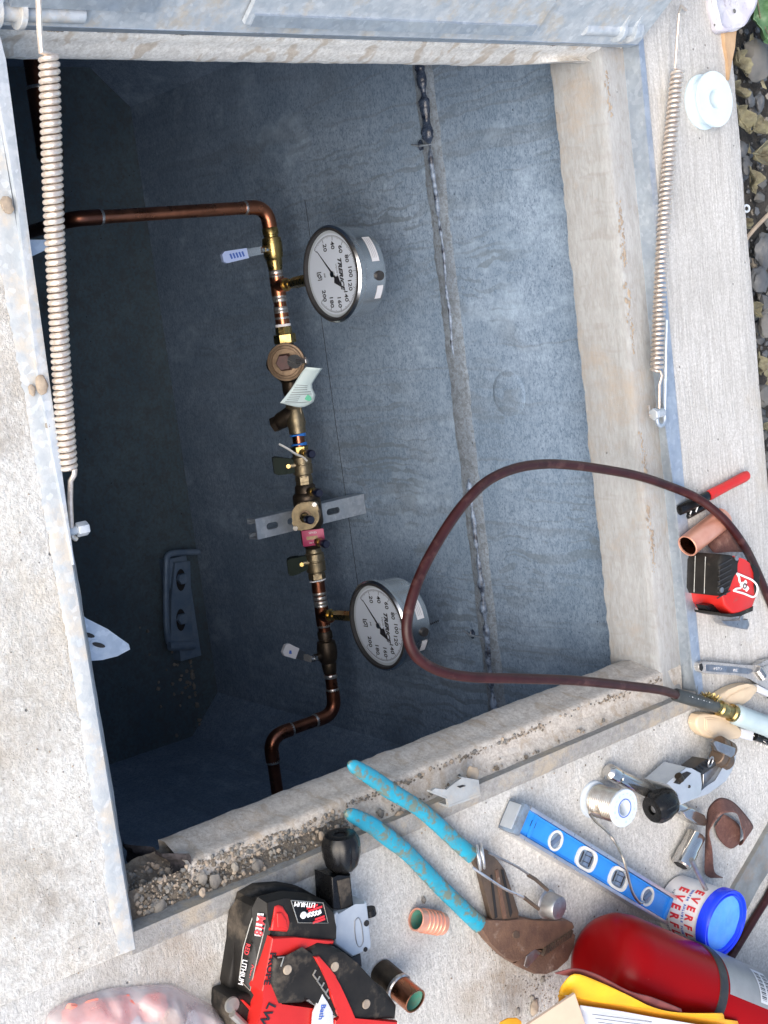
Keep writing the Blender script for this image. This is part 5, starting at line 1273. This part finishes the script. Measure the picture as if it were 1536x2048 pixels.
b=B(); b.prism([z7(p,.0220+max(0,min(1,(p[0]-262)/195))*.0170) for p in [(365,575),(455,568),(430,700),(380,900),(335,1105),(262,1030),(290,820),(330,680)]],.0012,'black_plastic',.0004)
fr7=[(365,575),(455,568),(430,700),(380,900),(335,1105),(262,1030),(290,820),(330,680),(365,575)]
b.tube([z7(p,.0224+max(0,min(1,(p[0]-262)/195))*.0170) for p in fr7],.0005,'old_steel',6)
b.prism([z7(p,.0246+max(0,min(1,(p[0]-262)/195))*.0170) for p in [(388,590),(428,592),(408,745),(368,740)]],.0008,'white_ink',.0003)
tn=Vector((0,-.55,.83))
def lz(x,o=.0228): return o+max(0,min(1,(x-262)/195))*.0170
xd=(z7((376,738),lz(376))-z7((400,592),lz(400)))
Mt=frame(z7((398,667),lz(398,.0262)),xd,(.05,-.5,.85)); b.text('M18',Mt,.0085,'red_ink',.0004,bold=.0001,shear=.2)
Mt=frame(z7((330,915),lz(330,.0232)),z7((318,1000),lz(318))-z7((345,850),lz(345)),(.05,-.5,.85)); b.text('LITHIUM',Mt@Matrix.Translation((.008,-.0035,0)),.0052,'white_ink',.0003,shear=.2); b.text('RED',Mt@Matrix.Translation((-.010,-.0035,0)),.0048,'red_ink',.0003,shear=.2)
b.text('XC5.0',Mt@Matrix.Translation((.008,.0035,0)),.0050,'red_ink',.0003,bold=.0000)
b.part('side_label',bat)
b=B(); b.prism([z7(p,.0425) for p in [(505,545),(530,535),(560,545),(585,600),(608,650),(600,700),(585,720),(475,710),(490,630)]],.010,'red_plastic',.0025); b.prism([z7(p,.0437) for p in [(515,590),(545,585),(580,640),(585,690),(520,685)]],.0015,'red_plastic',.0006); b.part('release_latch',bat)
b=B(); b.prism([z7(p,.0418) for p in [(608,503),(822,520),(855,655),(655,652)]],.001,'black_plastic',.0003); b.tube([z7(p,.0422) for p in [(608,503),(822,520),(855,655),(655,652),(608,503)]],.0004,'old_steel',6)
b.lathe([(.0026,0),(.0026,.0010),(.002,.0014),(0,.0014)],'white_ink',20,axis=(z7((688,600),.0415),(0,0,1)))
for i in range(4): b.box(z7((728+i*22,598-i*5),.0422),(.0030,.0036,.0008),'white_ink',.2)
u_=(z7((800,520),0)-z7((640,510),0)); Mt=frame(z7((700,530),.0426),-u_); b.text('LITHIUM',Mt,.0050,'white_ink',.0003)
for i,(x_,y_,w_) in enumerate(((750,545,.016),(770,560,.02),(800,620,.014),(795,640,.018))): b.box(z7((x_,y_),.0422),(.0016,w_*.6,.0004),'red_ink',-.1)
b.part('gauge_label',bat)
b=B(); b.prism([z7(p,.0440) for p in [(480,752),(640,752),(760,765),(900,775),(890,800),(800,790),(740,820),(690,870),(560,880),(495,872),(470,1060),(540,1210),(780,1215),(750,1500),(330,1500),(395,1350),(430,1180),(410,1110),(440,1000)]],.036,'red_plastic',.003)
xd=z7((480,1260),0)-z7((400,1160),0)
Mt=frame(z7((448,1262),.0446),z7((440,1300),0)-z7((500,1180),0)); b.text('LW',Mt@Matrix.Translation((0,0,0)),.0105,'black_ink',.0002,bold=.0002)
Mt=frame(z7((465,960),.0446),z7((445,1100),0)-z7((490,880),0)); b.text('PROPE',Mt,.0078,'black_ink',.0002,bold=.0001)
b.part('body',dt)
b=B(); b.prism([z7(p,.0475) for p in [(495,872),(560,880),(690,870),(740,820),(800,790),(880,800),(960,850),(1060,930),(1150,1030),(1250,1100),(1330,1210),(1320,1310),(1030,1300),(940,1300),(880,1230),(800,1120),(700,1200),(540,1208),(480,1060)]],.036,'dusty_black',.006)
for i in range(4):
    a=(765+i*28,980+i*42); b.tube([z7(p,.0480) for p in [(a[0]+8,a[1]-12),(a[0]-10,a[1]+20),(a[0]+15,a[1]+52)]],.0007,'old_steel',6)
b.tube([z7((520,885),.0480),z7((560,880),.0480),z7((540,945),.0480)],.0006,'old_steel',6)
b.part('grip',dt)
for p in ((582,965),(898,945),(1108,1195)):
    b=B(); b.lathe([(.0036,0),(.0036,.0008),(.0030,.0012),(.0,.0010)],'stone_tan',22,axis=(z7(p,.0474),(0,0,1))); b.part('screw',dt)
b=B(); b.prism([z7(p,.0495) for p in [(765,882),(800,878),(860,950),(912,1010),(930,1075),(975,1150),(1025,1245),(1030,1300),(1320,1310),(1320,1500),(880,1500),(905,1305),(940,1290),(905,1215),(875,1140),(862,1070),(810,960)]],.004,'red_plastic',.001); b.part('accent',dt)
b=B(); b.prism([z7(p,.0482) for p in [(820,1130),(850,1180),(890,1250),(905,1500),(745,1500),(765,1260)]],.003,'sticker',.0008); Mt=frame(z7((815,1250),.0487),z7((800,1330),0)-z7((830,1180),0)); b.text('Bath',Mt,.0062,'blue_ink',.0002); b.part('paper_label',dt)
b=B(); b.prism([z7(p,.028) for p in [(205,1165),(230,1150),(380,1120),(415,1130),(410,1250),(380,1330),(360,1500),(250,1500),(200,1260)]],.026,'dusty_black',.004)
b.prism([z7(p,.0295) for p in [(275,1170),(290,1168),(352,1225),(345,1250)]],.003,'red_plastic',.0006); b.lathe([(.006,0),(.0055,.0015),(0,.002)],'old_steel',20,axis=(z7((212,1200),.028),(0,0,1)))
b.tube([z7((215,1260),.030),z7((340,1380),.030)],.0030,'old_steel',10); b.part('belt_clip',dt)
# --- second tube cutter, upright one in front of the tool
c2=thing('tube_cutter.001','grey tube cutter with black knob and black sleeve next to the battery pack','tube cutter',D(690,1770,0))
kc=D(680,1667,.020); kd=D(686,1745,.018)-kc
b=B(); knob(b,kc,kd,.0150,.0310); b.tube([kc+kd.normalized()*.002,kc+kd.normalized()*.004],.0105,'hole_dark',24); b.part('knob',c2)
b=B(); b.tube([D(686,1738,.018),D(688,1760,.018)],.0042,'black_plastic',14); P=[z7(p,.028) for p in [(878,345),(920,350),(1008,325),(1030,545),(960,575),(890,560)]]; b.prism(P,.022,'black_plastic',.0016); b.prism([z7(p,.0288) for p in [(918,372),(1003,350),(1018,540),(945,560)]],.001,'dusty_black',.0006); b.part('sleeve',c2)
b=B(); b.prism([z7(p,.030) for p in [(898,600),(920,580),(1040,545),(1100,508),(1118,515),(1150,790),(1145,830),(1020,885),(900,800)]],.026,'grey_cast',.002)
b.tube(smooth_path([z7(p,.0303) for p in [(1035,640),(1055,620),(1072,640),(1085,700),(1090,780),(1068,815),(1048,790),(1035,710),(1035,640)]],3),.0004,'steel_grey',6)
for p,rr_ in (((1110,655),.0024),((1103,830),.0018)): b.lathe([(rr_,0),(rr_,.0008),(rr_*.6,.0004)],'hole_dark',16,axis=(z7(p,.0299),(0,0,1)))
b.tube([z7((1128,560),.022),z7((1138,600),.022)],.0050,'black_plastic',12)
b.part('body',c2)
b=B(); b.prism([z7(p,.020) for p in [(1015,880),(1075,862),(1085,950),(1000,900)]],.014,'black_rubber',.001); b.part('roller_block',c2)
# --- bag of coral parts
bg_=D(290,2040,0)
b=B(); rows=[]
out=[(85,2075),(95,2030),(120,2010),(150,1998),(200,1982),(225,1976),(255,1974),(290,1971),(333,1969),(352,1974),(385,1990),(420,2008),(455,2030),(490,2050),(520,2075)]
O_=smooth_path([D(p[0],p[1],.002) for p in out],4); n=len(O_)
inn_=[D(120+ (p[0]-85)*.80,2130,.002) for p in out]; I_=smooth_path(inn_,4)
for j in range(22):
    t=j/21; r_=[]
    for a,c in zip(O_,I_):
        p=a.lerp(c,t); hgt=.026*math.sin(min(1,t*2.2)*math.pi/2)*(.75+.6*nz((p.x*45,p.y*45,1),1))+.012*abs(nz((p.x*60,p.y*60,4),1))*min(1,t*6)
        r_.append(Vector((p.x,p.y,.002+max(0,hgt))))
    rows.append(r_)
b.sheet(rows,'bag_film'); bag=single(b,'plastic_bag','crumpled clear plastic bag of coral red parts at the lower left','bag',bg_,ang=50)
mm=bag.modifiers.new('thick','SOLIDIFY'); mm.thickness=.0002
for i,(px_,py_,rx,ry,mt) in enumerate(((150,2030,.013,.010,'coral_plastic'),(195,2025,.014,.020,'coral_plastic'),(240,2015,.012,.014,'coral_plastic'),(305,2000,.010,.013,'coral_plastic'),(150,2040,.010,.007,'white_plastic'),(270,2038,.015,.006,'white_plastic'),(340,2035,.013,.009,'beige_plastic'),(390,2040,.012,.008,'white_plastic'))):
    py_+=14; c=D(px_,py_,.006); b=B(); b.rock(c,(rx*1.05,ry*.9),mt,i*3+1,.38,3)
    single(b,'plastic_part',['round coral plastic lump at the left end inside the clear bag','tall coral plastic lump second from left inside the clear bag','coral plastic lump in the middle inside the clear bag','small coral plastic lump at the right inside the clear bag','white bit before the leftmost coral part in the bag','long white bit near the bag middle','beige bit right of centre in the bag','white bit at the right end of the bag'][i],'plastic part',(c.x,c.y,0),'parts inside the plastic bag')
# ================= grit, stones, leaves and ground beyond the slab =================
random.seed(11)
def scatter(b,n,fn,rr,mats,sub=1,flat=.7):
    for k in range(n):
        p=fn()
        if p is None: continue
        r=rr()
        b.rock((p[0],p[1],p[2]+r*.3),r,mats[k%len(mats)],k+1,flat,sub)
def ledge_pt():
    t=random.random()**.75; y=.925-t*.55
    if y>.56 and random.random()<.85: return None
    x=random.choice([X1+.003+abs(random.gauss(0,.002)),FX1-.002-abs(random.gauss(0,.003))]) if y>.56 else random.uniform(X1+.006,FX1-.001) if y>.47 else random.uniform(X1+.002,FX1-.001)
    return (x,y,ZL+.0095*max(0,((x-X1-.0045)/.0225*9-3)/6)**1.2*min(1,max(0,(y-.40)/.06)))
b=B(); scatter(b,2200,ledge_pt,lambda:random.choice([.0004,.0006,.0008,.0010,.0013,.0020]),['stone','stone_tan','dirt','grey_stone'])
def corner_pt():
    x=random.uniform(X1,FX1); y=random.uniform(Y0,YB+.006); u=min(1,(x-X1+.004)/.03*1.35)
    return (x,y,-.046+.028*u)
scatter(b,420,corner_pt,lambda:random.choice([.0005,.0007,.0010,.0015,.0026]),['stone','stone_tan','grey_stone','dirt'])
single(b,'grit','loose gravel and dirt lying in the hatch ledge',None,(FX1,.65,ZL),kind='stuff')
# bigger stones, each on its own
big=[((945,1549),.0075,.0,'round tan stone behind the galvanised clip on the ledge'),((800,1636),.0075,-.008,'tan flat stone between the two blue handles'),((762,1627),.004,-.010,'small stone beside the flat tan stone at the pliers tip'),((643,1672),.0036,-.008,'small brown stone left of the black cutter knob'),
 ((515,1733),.006,-.012,'pale angular chip in the ledge grit above the battery pack'),((405,1757),.005,-.012,'upright thin chip in the ledge grit'),((430,1762),.0065,-.012,'flat grey green chip lying in the ledge grit'),((405,1785),.0035,-.004,'small brown pebble at the lower edge of the ledge grit'),
 ((275,1798),.006,-.02,'grey chip lying in the corner beside the near rail'),((318,1818),.0085,-.018,'largest dark wedge shaped stone in the broken corner'),((277,1820),.006,-.022,'rounded grey stone in the broken corner'),((296,1828),.004,-.02,'small round stone under the dark wedge stone'),((258,1806),.005,-.022,'stone touching the near rail in the corner'),((470,1735),.004,-.012,'grey chip in the middle of the ledge grit'),
 ((1068,2015),.0065,.0,'brown wedge shaped pebble on the slab left of the cardboard'),((1065,1997),.0034,.0,'small round pebble above the brown wedge pebble'),((1085,1960),.003,.0,'tiny pebble on the slab below the pliers jaw'),((1036,2022),.0034,.0,'grey pebble on the slab left of the brown wedge pebble'),
 ((14,410),.0055,.004,'pale pebble sitting on the near rail high up'),((83,769),.0060,.004,'pale tan pebble on the near rail beside the spring'),((64,780),.0036,.004,'smaller tan pebble beside the pale one on the near rail'),((97,850),.003,.003,'tiny white pebble on the near rail below the tan pebbles'),((848,1800),.0028,.0,'small white pebble on the slab above the copper coupling')]
for i,((a,c),r,z,l) in enumerate(big):
    b=B(); p=D(a,c,z+r*.3); b.rock(p,(r,r*.72),'stone_tan' if i in(0,1,3,7,14,18,19,20) else 'stone',i*3+2,.6,3)
    single(b,'pebble' if i==0 else 'pebble.%03d'%i,l,'pebble',(p.x,p.y,z),'loose stones on and around the hatch',ang=28)
# gravel beyond the slab
def far_pt():
    y=1.128+random.random()**1.3*.45; x=random.uniform(-.55,.75); return (x,y,-.066+random.uniform(-.006,.006))
b=B(); scatter(b,4200,far_pt,lambda:random.choice([.0015,.002,.003,.004,.005,.007,.009]),['dark_stone','dark_stone','grey_stone','dark_stone','stone'],1,.75)
single(b,'gravel','dark loose gravel beyond the far slab edge',None,(0,1.3,-.07),kind='stuff')
cob=[((1512,120),.022,'big brown grey stone at the far top right'),((1492,330),.010,'round grey stone against the slab edge below the leaves'),((1485,300),.009,'smaller blue grey stone against the slab edge'),((1528,500),.018,'broad dark stone at the picture edge'),((1520,560),.015,'rough dark lump beyond the slab edge'),((1530,650),.013,'brown stone beside the dark lump'),((1520,205),.009,'smooth blue black stone beyond the white spool'),((1528,790),.013,'grey green stone low at the right edge'),((1500,200),.008,'oval blue black stone nearest the white spool')]
for i,((a,c),r,l) in enumerate(cob):
    b=B(); p=D(a,c,-.052); b.rock(p,(r,r*.75),'grey_stone' if i in(0,5,7) else 'dark_stone',i*5+1,.6,3)
    single(b,'cobble' if i==0 else 'cobble.%03d'%i,l,'stone',(p.x,p.y,-.07),'larger stones beyond the slab',ang=30)
def leaf(name,label,px,L,W,rot,mat,curl,grp,z=-.045,sd=0):
    b=B(); c=D(px[0],px[1],z); n=26; m=10; rows=[]
    for i in range(n+1):
        t=i/n; w=W*(math.sin(math.pi*t**.8)**.8)*(1+.04*math.sin(t*31+sd)+.35*nz((t*5,sd,0),1)); r_=[]
        for j in range(-m,m+1):
            s_=j/m; x=(t-.5)*L; y=s_*w; zz=curl*(s_*s_*w*1.2+(t-.5)**2*L*.8)+.009*nz((x*70,y*70,sd),1)+.004*nz((x*200,y*200,sd),1)-(.0008 if j==0 else 0)
            r_.append((x,y,zz))
        rows.append(r_)
    b.M=Matrix.Translation(c)@Matrix.Rotation(rot,4,'Z')@Matrix.Rotation(.25*math.sin(sd*2.3),4,'X')
    b.sheet(rows,mat); b.tube([(-L*.62,0,curl*L*.2),(-L*.5,0,curl*L*.2),(0,0,.0004),(L*.45,0,curl*L*.16)],[.0012,.0011,.0008,.0003],'dead_leaf',6)
    b.M=Matrix()
    o=single(b,name,label,'leaf',c,grp,ang=70); mm=o.modifiers.new('thick','SOLIDIFY'); mm.thickness=.0005
gl='dead leaves beyond the slab'
leaf('green_leaf','big dark green leaf in the top right corner',(1520,35),.075,.026,.4,'green_leaf',.5,None,-.035,3)
LV=[((1478,130),.035,.011,.4,'curled dead leaf just below the green leaf'),((1472,185),.034,.012,1.1,'dead leaf by the right side of the white spool'),((1482,240),.044,.013,.7,'long folded dead leaf below the spool'),((1510,255),.034,.014,2.0,'crumpled dead leaf at the picture edge by the folded one'),((1521,310),.040,.020,1.5,'broad yellowish cupped dead leaf'),((1500,365),.032,.010,.2,'ragged dead leaf below the cupped leaf'),((1488,450),.026,.008,1.9,'small dead leaf by the thin twig'),((1508,620),.032,.009,.9,'dead leaf scrap against the slab halfway down'),((1515,730),.028,.009,.1,'pale dead leaf bits low on the right'),((1533,860),.034,.010,1.3,'last dead leaf at the right edge above the red pen')]
for i,(p,L,W,r,l) in enumerate(LV): leaf('dead_leaf' if i==0 else 'dead_leaf.%03d'%i,l,p,L*.82,W*.8,r,'dead_leaf',.9,gl,-.048,i*1.7)
b=B(); b.tube(smooth_path([D(1488,485,-.042),D(1500,468,-.04),D(1518,448,-.036),D(1560,405,-.03)],4),[.0022]*13,'stone_tan',8); single(b,'twig','thin bare pale twig on the dark gravel','twig',D(1510,460,-.05))
b=B(); c=D(1493,417,-.045); b.torus(c,(0,-.3,1),.0034,.0012,'white_plastic',20,8); single(b,'white_ring','tiny white ring lying on the gravel','ring',c)
# wooden stake at the slab edge
b=B(); P=[D(a,c,.004) for a,c in [(1448,62),(1474,58),(1470,95),(1463,130),(1459,160),(1457,120),(1451,90)]]; b.prism(P,.05,'wood',.0005)
single(b,'wood_form_strip','splintered strip of form wood stuck to the slab edge beside the shell','wood strip',D(1462,100,-.04))
# oyster shell
b=B(); ctr=D(1458,15,.012); O_=smooth_path([D(a,c,.0) for a,c in [(1408,-20),(1410,10),(1414,28),(1420,50),(1422,62),(1432,69),(1448,67),(1470,60),(1486,40),(1498,15),(1502,-5),(1495,-40),(1450,-60),(1415,-50),(1408,-20)]],5)
rg=[]
for k,(s_,z_) in enumerate(((.97,0),(1.0,.003),(1.0,.006),(.975,.0065),(.975,.0085),(.94,.009),(.935,.0105),(.86,.0115),(.80,.0105),(.6,.009),(.3,.0082),(.05,.008))):
    rg.append([Vector((ctr.x+(p.x-ctr.x)*s_+.0012*nz((p.x*90,p.y*90,k*.7),1)*(k<8),ctr.y+(p.y-ctr.y)*s_+.0012*nz((p.x*90,p.y*90,k*.7+5),1)*(k<8),z_+.001*nz((p.x*60,p.y*60,k),1))) for p in O_[:-1]])
b.rings(rg,'shell'); 
for (a,c,r) in ((1469,22,.0022),(1429,50,.0013)): b.lathe([(r,0),(r*.7,.0006),(0,.0004)],'grey_stone',12,axis=(D(a,c,.0108 if a>1450 else .0095),(0,0,1)))
single(b,'oyster_shell','white layered oyster shell on the corner of the far slab','shell',ctr)

# small torn leaf bits and crumbs lying on the gravel
b=B()
for k in range(420):
    p=far_pt(); 
    if p[1]>1.32: continue
    r=random.choice([.002,.003,.005,.007]); a=random.random()*6.28; c=Vector(p)+Vector((0,0,.010+random.random()*.008)); n_=random.randint(4,6)
    pts=[c+Vector((r*(.6+.6*random.random())*math.cos(a+i*6.28/n_),r*.6*(.6+.6*random.random())*math.sin(a+i*6.28/n_),random.uniform(-.3,.5)*r)) for i in range(n_)]
    ctr_=b._v(c+Vector((0,0,.2*r))); V=[b._v(q) for q in pts]; mi=b.mi('dead_leaf' if k%3 else 'stone_tan')
    for i in range(n_): b.face([ctr_,V[i],V[(i+1)%n_]],mi,False)
single(b,'leaf_litter','crumbled dry leaf bits over the gravel',None,(0,1.25,-.05),kind='stuff')
# brown dirt crumbs on the slab at the bottom
b=B()
def deck_pt():
    g_=random.random()
    if g_<.55: a,c=random.gauss(1060,50),random.gauss(1975,45)
    elif g_<.8: a,c=random.uniform(900,1500),random.uniform(1480,2040)
    else:
        t=random.random(); a,c=265+t*1100+random.gauss(10,14),1880-t*470+abs(random.gauss(0,12))
    p=D(a,c,0); return (p.x,p.y,.0002) if p.x>FX1+.018 else None
scatter(b,700,deck_pt,lambda:random.choice([.0003,.0004,.0006,.0009]),['stone_tan','dirt','stone'])
def near_pt():
    p=D(random.uniform(0,260),random.uniform(500,1950),0); return (p.x,p.y,.0015) if p.y<FY0-.02 else None
scatter(b,160,near_pt,lambda:random.choice([.0003,.0005,.0007]),['stone_tan','stone'])
single(b,'dirt_crumbs','fine dirt and sand crumbs scattered on the slab',None,(.5,.6,0),kind='stuff')
# ================= enlarge the layout to true size =================
done=set()
for o in list(S.objects):
    if o is cam: continue
    o.location=o.location*KS
    if o.type=='MESH' and o.data.name not in done:
        done.add(o.data.name); o.data.transform(Matrix.Scale(KS,4))
    for md in o.modifiers:
        if md.type=='SOLIDIFY': md.thickness*=KS
